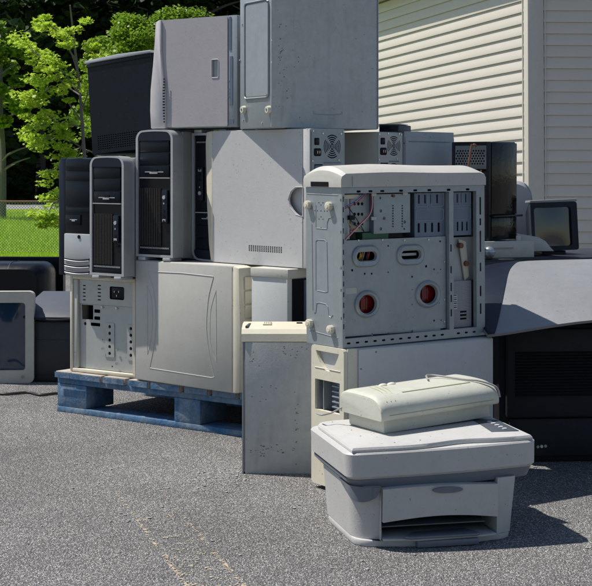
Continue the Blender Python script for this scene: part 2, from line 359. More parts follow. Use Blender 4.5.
# grass blades on the lawn's near part (left of the pile)
def blades():
    n = 34000; Y = 13.45+rng.random(n)**1.3*34; X = -(Y*.205)+rng.random(n)*Y*.12+(-.1)
    h = (.03+.05*rng.random(n))*(1+(Y-13)*.02); a = rng.random(n)*6.28; vs_, fs = [], []
    for i in range(n):
        z = lawn_z(Y[i]) if Y[i] > 13.5 else 0; dx, dy = .008*math.cos(a[i]), .008*math.sin(a[i]); lx, ly = (rng.random(2)-.5)*.05
        k = len(vs_); vs_ += [(X[i]-dx, Y[i]-dy, z-.005), (X[i]+dx, Y[i]+dy, z-.005), (X[i]+lx, Y[i]+ly, z+h[i])]; fs.append((k, k+1, k+2))
    me = bpy.data.meshes.new('grass'); me.from_pydata(vs_, [], fs); me.materials.append(MT['grass'])
    o = bpy.data.objects.new('grass', me); COL.objects.link(o)
    tag(o, 'bright green blades of grass on the lawn behind the wire fence', 'grass', kind='stuff')
blades()

def crumbs():
    mb = MB(); rr = random.Random(8)
    for k in range(420):
        y = rr.uniform(3.2, 6.5); x = rr.uniform(-.21, .21)*y; q = rr.uniform(.002, .0045)
        if k % 6 == 0: y = rr.uniform(4.0, 4.3); x = rr.uniform(-.3, -.12)
        t = bmesh.new(); bmesh.ops.create_icosphere(t, subdivisions=1, radius=q)
        for v in t.verts: v.co *= rr.uniform(.7, 1.2)
        mb.add(t, Matrix.Translation((x, y, q*.4)) @ Matrix.Diagonal((1.2, 1, .6, 1)))
    o = mb.build('grit', mat('pale_stone', (.33,.32,.31), .85), ang=10); tag(o, 'pale grit and tiny stones scattered over the asphalt', 'grit', kind='stuff')
crumbs()

# fence
def fence():
    y = 28; z0 = lawn_z(y); h = 1.0; x0, x1 = -9.5, 0.2
    r = thing('chain_link_fence', 'low chain link fence with a rusty top rail crossing the green lawn', 'fence', (x0, y, z0))
    mb = MB(); W = x1-x0; s = .055
    vs_, fs = [], []
    def strip(a, b, wd=.0030):
        d = Vector((b[0]-a[0], 0, b[1]-a[1])); nrm = Vector((-d.z, 0, d.x)).normalized()*wd; k = len(vs_)
        for p in (Vector((a[0], 0, a[1]))-nrm, Vector((a[0], 0, a[1]))+nrm, Vector((b[0], 0, b[1]))+nrm, Vector((b[0], 0, b[1]))-nrm): vs_.append((p.x, -.002, p.z))
        for p in (Vector((a[0], 0, a[1]))-nrm, Vector((a[0], 0, a[1]))+nrm, Vector((b[0], 0, b[1]))+nrm, Vector((b[0], 0, b[1]))-nrm): vs_.append((p.x, .002, p.z))
        for f in ((0,1,2,3),(7,6,5,4),(0,4,5,1),(2,6,7,3),(1,5,6,2),(3,7,4,0)): fs.append(tuple(k+i for i in f))
    t = -h
    while t < W:
        a, b = max(t, 0), min(t+h, W)
        if b > a:
            strip((a, a-t+.02), (b, b-t+.02)); strip((a, h-(a-t)+.02), (b, h-(b-t)+.02))
        t += s*1.0
    me = bpy.data.meshes.new('wire_mesh'); me.from_pydata(vs_, [], fs); me.materials.append(MT['galv'])
    o = bpy.data.objects.new('wire_mesh', me); COL.objects.link(o); o.parent = r
    MB().tube([(0, .02, h+.02), (W, .02, h+.02)], .018, 8).build('top_rail', 'rust', r)
    for k in range(4): MB().tube([(k*3.1+.1, .035, -.15), (k*3.1+.1, .035, h+.06)], .024, 8).build('post', 'galv', r)
fence()

# building
def building():
    # level lines of the house fall 1.7 degrees away from the yard's plane
    r = thing('sided_building', 'cream vinyl sided building behind the pile of computers', 'building', (2.04, 13.04, 0), 0, 0, -1.72)
    ex = .1016; a = R(-71.1); ux = Vector((math.cos(a), math.sin(a), 0)); nx = Vector((ux.y, -ux.x, 0))  # outward = towards left/camera
    if nx.x > 0: nx = -nx
    Lw = 8.0; N = 31; z0 = -.42
    def siding(o, u, nrm, L, n, name, label=None):
        rings = []
        for k in range(n):
            zb = z0+k*ex; zt = zb+ex
            rings += [(zb, .0), (zb+.0005, .017), (zb+.010, .018), (zb+.05, .012), (zt-.004, .003)]
        rings.append((z0+n*ex, .003))
        mb = MB()
        mb.loft([[tuple(o+u*t+nrm*d+Vector((0, 0, z))) for t in (0, L)] for z, d in rings], cap=False, closed=False)
        mb.build(name, 'siding', r, label, ang=20)
    O = Vector((0, 0, 0))
    # left wall, from the corner going away
    siding(O-ux*Lw, ux, nx, Lw-.075, N, 'wall', 'sunlit side wall of cream siding')
    fx = Vector((math.cos(R(2)), math.sin(R(2)), 0)); fn = Vector((fx.y, -fx.x, 0))
    siding(O+fx*.12, fx, fn, 4.5, N, 'wall', 'shaded end wall of cream siding')
    mb = MB(); zt = z0+N*ex
    # corner post
    p = [O-ux*.075+nx*.02, O+nx*.022+fn*.022, O+fx*.12+fn*.02, O+fx*.12-fn*.03, O-ux*.075-nx*.03]
    mb.prism([(q.x, q.y) for q in p], z0-.01, zt, 'xy', .003); mb.build('corner_post', 'trim', r)
    mb = MB(); q0 = O-ux*.10; mb.loft([[tuple(q0+nx*.0+Vector((0,0,z))), tuple(q0+nx*.024+Vector((0,0,z))), tuple(q0+nx*.024+ux*.012+Vector((0,0,z))), tuple(q0+ux*.012+Vector((0,0,z)))] for z in (z0, zt)])
    q0 = O+fx*.125; mb.loft([[tuple(q0+fn*.0+Vector((0,0,z))), tuple(q0+fn*.024+Vector((0,0,z))), tuple(q0+fn*.024+fx*.012+Vector((0,0,z))), tuple(q0+fx*.012+Vector((0,0,z)))] for z in (z0, zt)])
    mb.build('trim_channel', 'trim', r)
    # back side of the walls, roof with eave
    mb = MB(); A = O-ux*Lw; C = O+fx*4.6; bk = A+Vector((C.x-A.x, 0, 0))*1.0
    mb.prism([((O-nx*.03-fn*.03).x, (O-nx*.03-fn*.03).y), ((C-fn*.03).x, (C-fn*.03).y), (bk.x, bk.y), ((A-nx*.03).x, (A-nx*.03).y)], z0-.05, zt+.02, 'xy'); mb.build('inner_wall', 'trim', r)
    ov = .165; e = [O-ux*(Lw+.2)+nx*ov, O+nx*ov+fn*ov, C+fn*ov+fx*.3, Vector((bk.x+.3, bk.y+.3, 0))]
    mb = MB(); mb.prism([(q.x, q.y) for q in e], zt+.021, zt+.16, 'xy'); mb.build('roof_eave', 'trim', r)
    mb = MB(); c = sum(e, Vector())/4
    mb.loft([[(q.x, q.y, zt+.161) for q in e], [tuple(c+(q-c)*.2+Vector((0, 0, zt+1.4-c.z))) for q in e]]); mb.build('roof', 'greyroof', r)
building()

# ------------------------------------------------------------------ trees
def leaves(name, m, parent, centers, radii, n, size, flat=.3, star=False):
    c = np.array(centers); rad = np.array(radii); idx = rng.integers(0, len(c), n)
    d = rng.normal(size=(n, 3)); d /= np.linalg.norm(d, axis=1)[:, None]; d *= (rng.random(n)**.45)[:, None]
    P = c[idx]+d*rad[idx]; nr = rng.normal(size=(n, 3)); nr[:, 2] = np.abs(nr[:, 2])+flat*2; nr /= np.linalg.norm(nr, axis=1)[:, None]
    a = np.cross(nr, rng.normal(size=(n, 3))); a /= np.linalg.norm(a, axis=1)[:, None]; b = np.cross(nr, a); s = size*(.6+.8*rng.random(n))[:, None]
    if star: prof = [(0,-.5),(.2,-.2),(.55,-.15),(.3,.1),(.42,.45),(.12,.35),(0,.7),(-.12,.35),(-.42,.45),(-.3,.1),(-.55,-.15),(-.2,-.2)]
    else: prof = [(0,-.6),(.38,-.1),(.25,.4),(0,.6),(-.3,.3),(-.36,-.15)]
    K = len(prof); V = np.zeros((n, K, 3))
    for k, (u, v) in enumerate(prof): V[:, k] = P+a*s*u+b*s*v-nr*s*(abs(u)*.35)
    V = V.reshape(-1, 3); me = bpy.data.meshes.new(name); me.vertices.add(len(V)); me.vertices.foreach_set('co', V.ravel())
    me.loops.add(n*K); me.loops.foreach_set('vertex_index', np.arange(n*K)); me.polygons.add(n)
    me.polygons.foreach_set('loop_start', np.arange(0, n*K, K)); me.polygons.foreach_set('loop_total', np.full(n, K)); me.update(); me.validate()
    me.materials.append(MT[m]); o = bpy.data.objects.new(name, me); COL.objects.link(o); o.parent = parent; return o
def tree(label, px, Y, height, width, m, n, size, clumps=40, low=.0, name='broadleaf_tree', seed=0, group=None):
    rr = random.Random(seed); zb = lawn_z(Y) if Y > 13.5 else 0
    r = thing(name, label, 'tree', ((px-HX)/F*Y, Y, zb), group=group); mb = MB()
    mb.tube(spline([(0,0,-.2), (.05*height*.1,0,height*.3), (-.04*height*.2,.05,height*.6), (0,0,height*.9)], 5), height*.022, 10, height*.005)
    for k in range(12):
        a = rr.random()*6.28; z = height*(.2+.6*rr.random()); l = width*.4*(.5+.5*rr.random())
        mb.tube(spline([(0,0,z), (math.cos(a)*l*.5, math.sin(a)*l*.5, z+l*.25), (math.cos(a)*l, math.sin(a)*l, z+l*.4)], 4), height*.008, 6, height*.002)
    mb.build('trunk', 'bark', r)
    cs, rs = [], []
    for k in range(clumps):
        a = rr.random()*6.28; t = low+(1-low)*rr.random(); env = math.sin(math.pi*min(1, .12+.86*t))**.6; q = width/2*env*(.35+.65*rr.random())
        cs.append((math.cos(a)*q, math.sin(a)*q, height*t)); s = width*(.09+.09*rr.random()); rs.append((s, s, s*.7))
    leaves('crown', m, r, cs, rs, n, size); return r
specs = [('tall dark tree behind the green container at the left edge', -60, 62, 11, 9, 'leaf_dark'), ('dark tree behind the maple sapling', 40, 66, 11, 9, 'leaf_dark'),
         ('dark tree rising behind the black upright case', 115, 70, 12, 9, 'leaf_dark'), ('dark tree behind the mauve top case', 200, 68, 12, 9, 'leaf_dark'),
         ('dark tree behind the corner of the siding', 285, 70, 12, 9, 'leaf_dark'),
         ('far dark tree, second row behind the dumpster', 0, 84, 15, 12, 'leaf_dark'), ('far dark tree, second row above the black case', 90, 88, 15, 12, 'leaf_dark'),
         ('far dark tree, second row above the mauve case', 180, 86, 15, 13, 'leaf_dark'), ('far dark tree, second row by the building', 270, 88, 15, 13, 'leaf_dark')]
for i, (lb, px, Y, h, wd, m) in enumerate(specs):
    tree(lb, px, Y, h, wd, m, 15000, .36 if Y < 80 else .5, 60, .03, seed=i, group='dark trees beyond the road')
tree('yellow green tree catching the sun right above the black case', 132, 40, 5.5, 2.6, 'leaf_mid', 26000, .075, 70, .45, seed=21)
tree('yellow green tree with light top behind the mauve case', 182, 42, 5.9, 3.2, 'leaf_mid', 20000, .08, 60, .35, seed=22)
tree('smaller sunlit tree right of the maple sapling', 100, 46, 5.4, 1.9, 'leaf_mid', 14000, .08, 44, .5, seed=23)
for i, (lb, x, y) in enumerate((('dark tree behind the camera, left one of the pair mirrored in the dark screen', -4.5, -22), ('dark tree behind the camera, right one of the pair mirrored in the dark screen', 1.5, -27))):
    t = tree(lb, 296, 30, 9, 8, 'leaf_dark', 6000, .5, 50, .03, seed=40+i); t.location = (x, y, 0)
tree('half shaded green tree over the left edge of the lawn', 2, 44, 5.6, 2.6, 'leaf_mid', 5000, .14, 26, .45, seed=24)

def sapling():
    Y = 12.6; s = F/Y
    r = thing('maple_sapling', 'young maple with bright green leaves and thin grey branches beside the pile', 'tree', gp(86, 262, Y)[:2]+(0,)); ox, oy, oz = r.location
    def L(px, py, dy=0): p = gp(px, py, Y+dy); return (p[0]-ox, p[1]-oy+0*dy, p[2]-oz)
    mb = MB(); mb.tube(spline([(0,0,-.05), L(88, 220), L(84, 150), L(80, 95, .1), L(74, 40, .1), L(70, 5)], 6), .022, 8, .006)
    br = [[(88,152),(70,140),(56,132),(46,124),(26,112)], [(84,125),(66,100),(50,88),(28,80)], [(88,128),(72,125),(56,122)], [(80,95),(60,68),(40,56)], [(80,80),(70,50),(58,32)],
          [(76,60),(66,40),(82,24)], [(88,210),(66,200),(48,190)], [(88,235),(60,228),(44,214)], [(88,170),(60,168),(36,176)], [(82,110),(92,80),(98,50)], [(50,88),(40,96),(30,102)], [(56,132),(44,140),(34,150)],
          [(66,200),(52,205),(46,230)], [(40,56),(30,48),(24,36)], [(58,32),(50,26),(40,22)], [(80,95),(64,84),(52,70),(36,66)], [(46,124),(34,128),(24,140)], [(56,122),(42,110),(30,98)], [(84,140),(74,160),(60,150)], [(80,190),(66,182),(60,160)]]
    cs, rs = [], []
    rr = random.Random(5)
    for b in br:
        P = spline([L(x, y, rr.uniform(-.15, .15)) for x, y in b], 5); mb.tube(P, .008, 6, .002)
        for q in P[4:]:
            if rr.random() < .72:
                cs.append(tuple(q+Vector((rr.uniform(-.05,.05), rr.uniform(-.2,.2), rr.uniform(-.03,.06))))); k = rr.uniform(.04, .095); rs.append((k*1.3, k*1.3, k*.55))
    mb.build('trunk', 'bark', r)
    leaves('crown', 'leaf_bright', r, cs, rs, 6500, .031, .6, star=True)
sapling()

# ------------------------------------------------------------------ dumpster and far things
def far_things():
    Y = 100; z = lawn_z(Y)
    r = thing('dumpster', 'dark green steel container on the far side of the road', 'dumpster', ((10-HX)/F*Y, Y, z))
    MB().prism([(0,0),(4.6,0),(4.9,.8),(1.2,.9),(1.1,1.25),(-1,1.25),(-1,0)], 0, 2.2, 'xz', .03).build('body', 'dumpster', r)
    mb = MB()
    for k in range(9): MB().box(-.8+k*.62, -.72+k*.62, -.07, -.002, .05, .78).build('rib', 'dumpster', r)
    MB().box(-1.05, 1.15, -.06, 2.26, 1.252, 1.33).build('lid', 'dumpster', r)
    r = thing('shed', 'small ochre gabled shed with a grey roof behind the green container', 'shed', ((-6-HX)/F*112, 112, lawn_z(112)))
    MB().prism([(0,0),(3.6,0),(3.6,1.6),(1.7,2.7),(0,1.7)], 0, 3, 'xz').build('wall', 'yel', r)
    MB().prism([(-.2,1.62),(1.7,2.8),(3.9,1.5),(3.9,1.66),(1.7,2.96),(-.2,1.78)], -.2, 3.2, 'xz').build('roof', 'greyroof', r)
    MB().box(1.2, 2.0, -.04, -.001, 0, 1.4).build('door', 'greyroof', r)
far_things()

# ------------------------------------------------------------------ pallet
PY, PYAW = 5.30, -37.0
def pallet():
    r = thing('wooden_pallet', 'blue painted wooden pallet with worn boards carrying the stacked computers', 'pallet', ((57-HX)/F*PY, PY, 0), PYAW)
    Wd, D = 1.2, 1.0; rr = random.Random(3)
    for y in (0, .45, .90): MB().box(.0, Wd, y, y+.10, 0, .02, .002).build('bottom_board', 'blue', r)
    for x in (0, .55, 1.055):
        for y in (0, .44, .86): MB().box(x+.001, x+.144-(.03 if x == .55 else 0), y+.001, y+.138, .0205, .1005, .003).build('block', 'blue', r)
    for y in (0, .45, .88): MB().box(0, Wd, y+.003, y+.10, .101, .121, .002).build('stringer_board', 'blue' if y != .45 else 'rawwood', r)
    x = 0.0
    for wd, g in ((.075,.001),(.045,.001),(.10,.012),(.10,.018),(.09,.014),(.13,.02),(.10,.02),(.10,.015),(.12,.02),(.09,.02),(.10,.01)):
        if x+wd > Wd: break
        o = MB(); o.box(x, x+wd, -.004-rr.random()*.006, D, .1215, .143+rr.random()*.001, .002); b = o.build('deck_board', 'wood', r)
        e = MB(); e.box(x+.001, x+wd-.001, -.012, -.0105, .1225, .1415); e.build('painted_end', 'blue', b)
        if wd > .06: 
            n_ = MB()
            for q in (.25, .7): n_.cyl((x+wd*q, -.0122, .132), .0022, 'y', .0012, 8)
            n_.build('nail_head', 'rust', b)
        x += wd+g
pallet()

# ------------------------------------------------------------------ the lower row
def iec(mb, x0, x1, z0, z1, y=-.002, plane='xz'):
    pass

def case_A():
    r = thing('computer_case', 'open metal computer case with round holes, on the left end of the blue pallet', 'computer case', (-.796, 5.28, .145), -36)
    W, D, H = .3075, .42, .337; f = face(r); g = lambda a, b: B2(f, a, b)
    sh = MB(); sh.box(0, .012, 0, D, 0, H, .003); sh.box(.0125, W, 0, D, 0, .012, .002); sh.box(.0125, W, 0, D, H-.012, H, .002); sh.box(.0125, W, D-.003, D, .0125, H-.0125); sh.box(W-.012, W, .001, D-.004, .0125, H-.0125); sh.build('case_shell', 'cream', r)
    MB().box(.0135, .033, .004, .02, .013, H-.013, .003).build('edge_strip', 'beige', r)
    # top strip with socket and slots
    hs = []
    for yy in range(5):
        hs.append(rrect(*g((80.5, 285+yy*3.6), (83.2, 286.4+yy*3.6)), .0008)); hs.append(rrect(*g((95.3, 285+yy*3.6), (98.5, 286.4+yy*3.6)), .0008))
    hs.append(rrect(*g((107.2, 286.5), (121.8, 300.5)), .006)); hs.append(circ(*f(131.5, 295.5), .006))
    x0, x1, z0, z1 = .034, W-.013, f(90, 304.5)[1], H-.0135
    MB().plate([(x0,z0),(x1,z0),(x1,z1),(x0,z1)], hs, .012, .002).build('power_panel', 'steel_dull', r)
    q = g((108, 287.3), (121, 299.7)); s_ = MB(); s_.box(q[0], q[1], .015, .03, q[2], q[3], .003); s = s_.build('power_socket', 'black', r)
    mb = MB()
    for px, py in ((112,292),(116.5,292),(114.3,296)): a, b = f(px, py); mb.box(a-.0015, a+.0015, .011, .0149, b-.003, b+.003)
    mb.build('pin', 'chrome', s)
    hs = [rrect(*g((91, 309.5), (97, 313.5)), .003), rrect(*g((91, 316.5), (97, 320.5)), .003), rrect(*g((87.5, 322.8), (97, 327)), .003), circ(*f(82, 324), .006)]
    for k in range(5): hs.append(circ(*f(106.8, 327+k*6.7), .0055)); hs.append(circ(*f(128, 329+k*6.7), .0055)); hs.append(circ(*f(134.2, 330+k*6.7), .0055))
    hs += [circ(*f(99.5, 340), .002), circ(*f(109, 367), .003)]
    hs.append([f(78.5, 304.8), f(90, 305.6), f(90, 320), f(79, 319.5)])
    MB().plate([(x0,.014),(x1,.014),(x1,z0-.001),(x0,z0-.001)], hs, .016, .002).build('port_panel', 'steel_dull', r)
    b1 = MB(); p = g((102.5, 323), (111.5, 358)); b1.plate(rrect(*p, .003), [circ(*f(106.8, 327+k*6.7), .0062) for k in range(5)], .0135, .002)
    p = g((124.5, 325), (137, 362)); b1.plate(rrect(*p, .003), [circ(*f(128, 329+k*6.7), .0062) for k in range(5)]+[circ(*f(134.2, 330+k*6.7), .0062) for k in range(5)], .0135, .002)
    b1.build('hole_strip', 'steel_dull', r)
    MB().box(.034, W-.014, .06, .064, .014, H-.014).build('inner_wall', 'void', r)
    sc = MB(); screws(sc, [f(99.5, 307.5), f(114, 308.5), f(100, 349), f(114.5, 350.5), f(114, 364)], .0095, .0045); sc.build('screw', 'chrome', r)
case_A()

def case_B():
    r = thing('computer_tower', 'beige computer tower with curved grooves on its side, standing on the blue pallet', 'computer', (-.544, 5.067, .145), -42)
    W, D, H = .462, .19, .405; f = face(r)
    MB().box(0, W, .0025, D, 0, H, .004).build('case_body', 'beige', r)
    MB().box(.003, W-.004, 0, .002, .003, H-.003, .001).build('side_panel', 'beige', r)
    gr = MB()
    line(gr, f, [(148,271.5),(181,273),(213.5,276.5)], .0013, sm=False)
    line(gr, f, [(148,271.5),(153.5,290),(156,318),(154,345),(149.5,368)], .0013); line(gr, f, [(213.5,276.5),(208.5,298),(206.5,325),(209,352),(214.5,377)], .0013)
    line(gr, f, [(149.5,368),(181,373),(212,377.8),(214.5,377)], .0013, sm=False)
    line(gr, f, [(147,285),(147.4,300),(147.5,354)], .0011, sm=False); line(gr, f, [(147,285),(151.5,300),(152.3,325),(150,345),(147.5,354)], .0009)
    line(gr, f, [(216,290),(216.5,362)], .0011, sm=False); line(gr, f, [(216,290),(210.8,310),(210,335),(212,350),(216.5,362)], .0009)
    gr.build('groove', 'beige', r)
    b = MB(); b.prism([(W+.001,0),(W+.028,.004),(W+.034,.2),(W+.028,H-.006),(W+.001,H)], -.001, D+.001, 'xz', .004); bz = b.build('front_bezel', 'cream', r)
    for z0, z1 in ((.33,.37),(.285,.325),(.24,.28),(.12,.235)):
        MB().box(W+.030, W+.0365, .02, D-.02, z0, z1, .002).build('drive_bay', 'cream', bz)
    MB().cyl((W+.032, .06, .30), .006, 'x', .006).build('button', 'cable_dark', bz)
case_B()

def case_F():
    r = thing('computer_tower', 'narrow pale case with a dark open end, standing behind the leaning grey panel', 'computer', (-.14, 4.70, .145), -42)
    W, D, H = .153, .40, .404; f = face(r)
    MB().box(0, W, 0, D, 0, H, .004).build('case_body', 'panel', r)
    MB().box(-.001, W+.006, -.004, D, H-.028, H+.001, .003).build('top_cover', 'beige', r)
    MB().box(W+.001, W+.004, .02, D-.02, .02, H-.03).build('open_end', 'void', r)
    p = MB(); p.prism([( .03+.11, .29-.0),(.04+.11,.30),(.036+.11,.27),(.04+.11,.24),(.03+.11,.25),(.024+.11,.27)], W+.005, W+.012, 'yz', .001); p.build('handle', 'foot', r)
    m = MB()
    for y in (.07, .2, .26): m.box(W+.005, W+.009, y, y+.008, .02, H-.035)
    for z in (.2, .33): m.box(W+.0051, W+.008, .21, .255, z, z+.02)
    m.build('rail', 'steel_dark', r)
case_F()
def plain_tower(label, loc, yaw, W, D, H, m='panel', side='beige'):
    r = thing('computer_tower', label, 'computer', loc, yaw)
    MB().box(0, W, .0025, D, 0, H, .004).build('case_body', m, r); MB().box(.004, W-.004, 0, .002, .004, H-.004, .001).build('side_panel', m, r)
    b = MB(); b.box(-.03, -.001, 0, D, .0, H, .008, 3).build('front_bezel', side, r); return r

# ------------------------------------------------------------------ towers in the second row
def tower_T1():
    r = thing('computer_tower', 'slim tower with a black upper front and silver lower front, leftmost of the row', 'computer', (-.837, 5.30, .483), -40)
    W, D, H = .178, .40, .412; f = face(r); X = lambda px: f(px, 200)[0]
    MB().box(0, W, .02, D, 0, H, .004).build('case_body', 'navy', r)
    z = f(75, 233.5)[1]; xl = X(66)
    MB().prism([(0,0),(xl-.001,0),(xl-.001,H-.001),(.012,H),(0,H-.02)], -.002, .0195, 'xz', .003).build('side_trim', 'navy', r)
    b = MB(); b.prism([(xl,z+.001),(W,z+.001),(W,H-.004),(W*.6,H),(xl,H-.003)], -.004, .0195, 'xz', .004).build('front_bezel', 'black', r)
    bays = MB()
    for a, c in ((159.5,171),(172,181),(182,206),(207,213)):
        z1, z0 = f(77, a)[1], f(77, c)[1]; bays.box(xl+.008, W-.006, -.0075, -.0045, z0+.001, z1-.001, .001)
    bays.build('drive_bay', 'black_panel', r)
    fl = MB(); q = B2(f, (66.5, 214.5), (82, 225)); fl.box(q[0]+.003, q[1], -.008, -.0045, q[2], q[3], .001); fo = fl.build('floppy_drive', 'black_panel', r)
    a, c = f(75, 219.5); MB().box(a-.018, a+.02, -.0085, -.0081, c-.0013, c+.0013).box(a-.006, a+.010, -.0105, -.0086, c-.006, c-.0015).build('slot', 'silver', fo)
    a, c = f(74, 167); MB().box(a-.03, a+.06, -.0090, -.0076, c-.001, c+.001).build('disc_slot', 'void', r)
    s = MB(); s.prism([(xl,.01),(xl+.01,0),(W,0),(W,z),(xl,z)], -.010, .0195, 'xz', .004); lo = s.build('lower_bezel', 'silver', r)
    for k in range(3):
        zz = f(70, 258+k*6.2)[1]; m = MB(); P = [(xl+.008+(W-xl-.016)*t, -.0118, zz-.004*math.sin(math.pi*t)) for t in np.linspace(0, 1, 9)]; m.tube(P, .0035, 6); m.build('vent_slot', 'navy', lo)
        m = MB(); P = [(p[0], -.0125, p[2]-.006) for p in P]; m.tube(P, .0032, 6); m.build('vent_lip', 'silver', lo)
    a, c = f(81.3, 235+.0); a, c = f(81.3, 234.8); MB().cyl((f(81.3, 235.5)[0], -.0125, f(81.3, 235)[1]-.006), .0065, 'y', .003).build('power_button', 'void', lo)
tower_T1()

def workstation(label, loc, yaw, W, D, H, flip=False):
    r = thing('computer_tower', label, 'computer', loc, yaw, group=None)
    T = Matrix.Translation((W, 0, H)) @ Matrix.Rotation(math.pi, 4, 'Y') if flip else None
    def N(): return MB(T)
    MB().box(.001, W-.001, .045, D, .008, H-.006, .006).build('case_body', 'silver_side', r)
    # silver shroud curving over the front
    s = N(); ac = lambda i, h, c: [(W-i-c+c*math.cos(R(9*k)), h-c+c*math.sin(R(9*k))) for k in range(11)]; crown = lambda i, h, c: [(x, z+.006*(1-(2*x/W-1)**2)) for x, z in ac(i, h, c)+[(W*t, h) for t in (.7,.5,.3)]+[(W-x, z) for x, z in ac(i, h, c)[::-1]]]; arch = [(W, .012)]+crown(0, H-.006, .028)+[(0, .012)]
    fr = 0.010
    inner = [(W-fr, .02)]+crown(fr, H-.012, .022)+[(fr, .02)]
    s.plate(arch, [inner], -.006, .05); sh = s.build('silver_shroud', 'silver', r)
    N().prism(inner, .001, .04, 'xz').build('front_bezel', 'black', r)
    xa, xb = fr+.008, W-fr-.010
    tp = N(); tp.prism([(W-fr-.001, H-.037)]+crown(fr+.001, H-.013, .021)+[(fr+.001, H-.037)], -.0055, .0005, 'xz'); tp.build('top_visor', 'navy', r)
    zs = [(H-.075, H-.038), (H-.118, H-.078)]
    for z0, z1 in zs: N().box(xa, xb, -.004, .0005, z0, z1, .0015).build('drive_bay', 'black_panel', r)
    fb = N(); fb.box(xa, xb, -.004, .0005, H-.158, H-.121, .0015); fo = fb.build('floppy_drive', 'black_panel', r)
    N().box(xa+.025, xb-.025, -.0052, -.0041, H-.143, H-.140).box(xa+.05, xb-.05, -.0085, -.0053, H-.148, H-.1435, .0005).build('slot', 'silver', fo)
    N().box(xa+.052, xb-.052, -.0085, -.0042, H-.139, H-.134).build('eject_button', 'void', fo)
    N().box(xa-.004, xb+.004, -.006, .0004, H-.163, H-.160).build('trim_line', 'silver', r)
    # ribbed grille with its dark slot backing
    gx = W-fr-.048
    zt, zb = H-.196, .05
    g = N(); n = 12
    for k in range(n):
        x = xa+(gx-xa)*(k+.5)/n; g.box(x-.0013, x+.0013, -.004, .0005, zb, zt)
    gg = g.build('grille', 'rib', r)
    N().box(fr+.002, gx, .0002, .0009, zb-.002, zt+.002).build('grille_back', 'void', gg)
    # port strip
    p = N(); p.prism(rrect(gx+.006, gx+.032, zb+.075, zt-.005, .004), -.007, .0004, 'xz', .001); po = p.build('port_strip', 'navy', r)
    zz = zt-.03
    N().cyl((gx+.019, -.010, zz), .0065, 'y', .003).build('power_button', 'silver', po)
    N().cyl((gx+.019, -.009, zz-.02), .003, 'y', .002).build('indicator', 'chrome', po)
    m = N()
    for k in range(3): m.cyl((gx+.019, -.0085, zz-.045-k*.017), .0045, 'y', .0015)
    m.build('audio_jack', 'void', po)
    N().box(gx+.012, gx+.026, -.0085, -.0071, zb+.082, zb+.090).build('usb_port', 'silver', po)
    # dotted strip and feet
    m = N()
    for k in range(20): x = xa+(xb-xa)*(k+.5)/20; m.box(x-.0013, x+.0013, -.0045, -.0005, .040, .045)
    m.build('dotted_strip', 'silver', r)
    N().box(xa-.004, xb+.004, -.003, .0005, .022, .036, .001).build('lower_lip', 'black_panel', r)
    for x in (.012, W-.047): N().box(x, x+.035, -.008, .05, 0, .0115, .003).build('foot', 'silver', r)
    return r
workstation('black fronted tower with silver sides, standing on the open metal case', (-.702, 5.137, .483), -40, .168, .42, .418)
workstation('tallest black fronted tower with silver sides, standing on the grooved beige case', (-.537, 5.067, .5505), -40, .175, .44, .438)
workstation('black fronted tower turned upside down, wedged beside the large white case', (-.345, 5.02, .5505), -40, .170, .42, .438, flip=True)

def rear_panel(r, W, D, H, fy, fz, fr=.036, second=False, m='steel'):
    """the sheet steel back of a case, on its right-hand end (local plane x = W)"""
    hs = fan_holes(fy, fz, fr)
    hs.append(rrect(.014, .036, fz+.004, fz+.026, .003)); hs.append(rrect(.012, .044, fz-.030, fz-.006, .005))
    for k in range(7):
        if fz-.13-k*.02 > .02: hs.append(rrect(.06, D-.015, fz-.13-k*.02, fz-.118-k*.02, .003))
    hs.append(rrect(.014, .05, fz-.09, fz-.055, .002)); hs.append(rrect(.014, .05, fz-.14, fz-.10, .002))
    if second: hs += fan_holes(fy, fz-.085, fr*.9)
    MB().plate([(.003,.003),(D-.003,.003),(D-.003,H-.003),(.003,H-.003)], hs, W+.001, .002, 'yz').build('rear_panel', m, r)
    MB().box(W+.0002, W+.0008, .004, D-.004, .004, H-.004).build('rear_backing', 'void', r)
    s = MB(); s.box(W+.0012, W+.007, .014, .042, fz-.028, fz-.008, .003); so_ = s.build('power_socket', 'black', r)
    MB().box(W+.0072, W+.009, .022, .024, fz-.022, fz-.014).box(W+.0072, W+.009, .031, .033, fz-.022, fz-.014).build('pin', 'chrome', so_)
    MB().box(W+.0012, W+.006, .016, .034, fz+.006, fz+.024, .002).build('power_switch', 'black', r)
    MB().box(W+.0012, W+.006, .016, .048, fz-.087, fz-.075, .001).build('port', 'pcb', r)
    MB().box(W+.0012, W+.006, .016, .048, fz-.072, fz-.058, .001).build('port', 'steel_dark', r)
    MB().box(W+.0035, W+.0045, .055, D-.02, fz-.052, fz-.049).build('seam', 'steel_dark', r)
    sc = MB()
    for y, z in ((.008,H-.008),(D-.008,H-.008),(D-.008,H*.6),(.006,fz-.045),(D-.02,fz+.04),(.05,fz+.04),(D-.03,fz-.042)): sc.cyl((W+.0032, y, z), .0028, 'x', .002, 8)
    sc.build('screw', 'chrome', r)
    h = MB(); h.cyl((W+.0014, fy, fz), fr*.17, 'x', .003, 14); h.build('fan_hub', 'steel_dark', r)

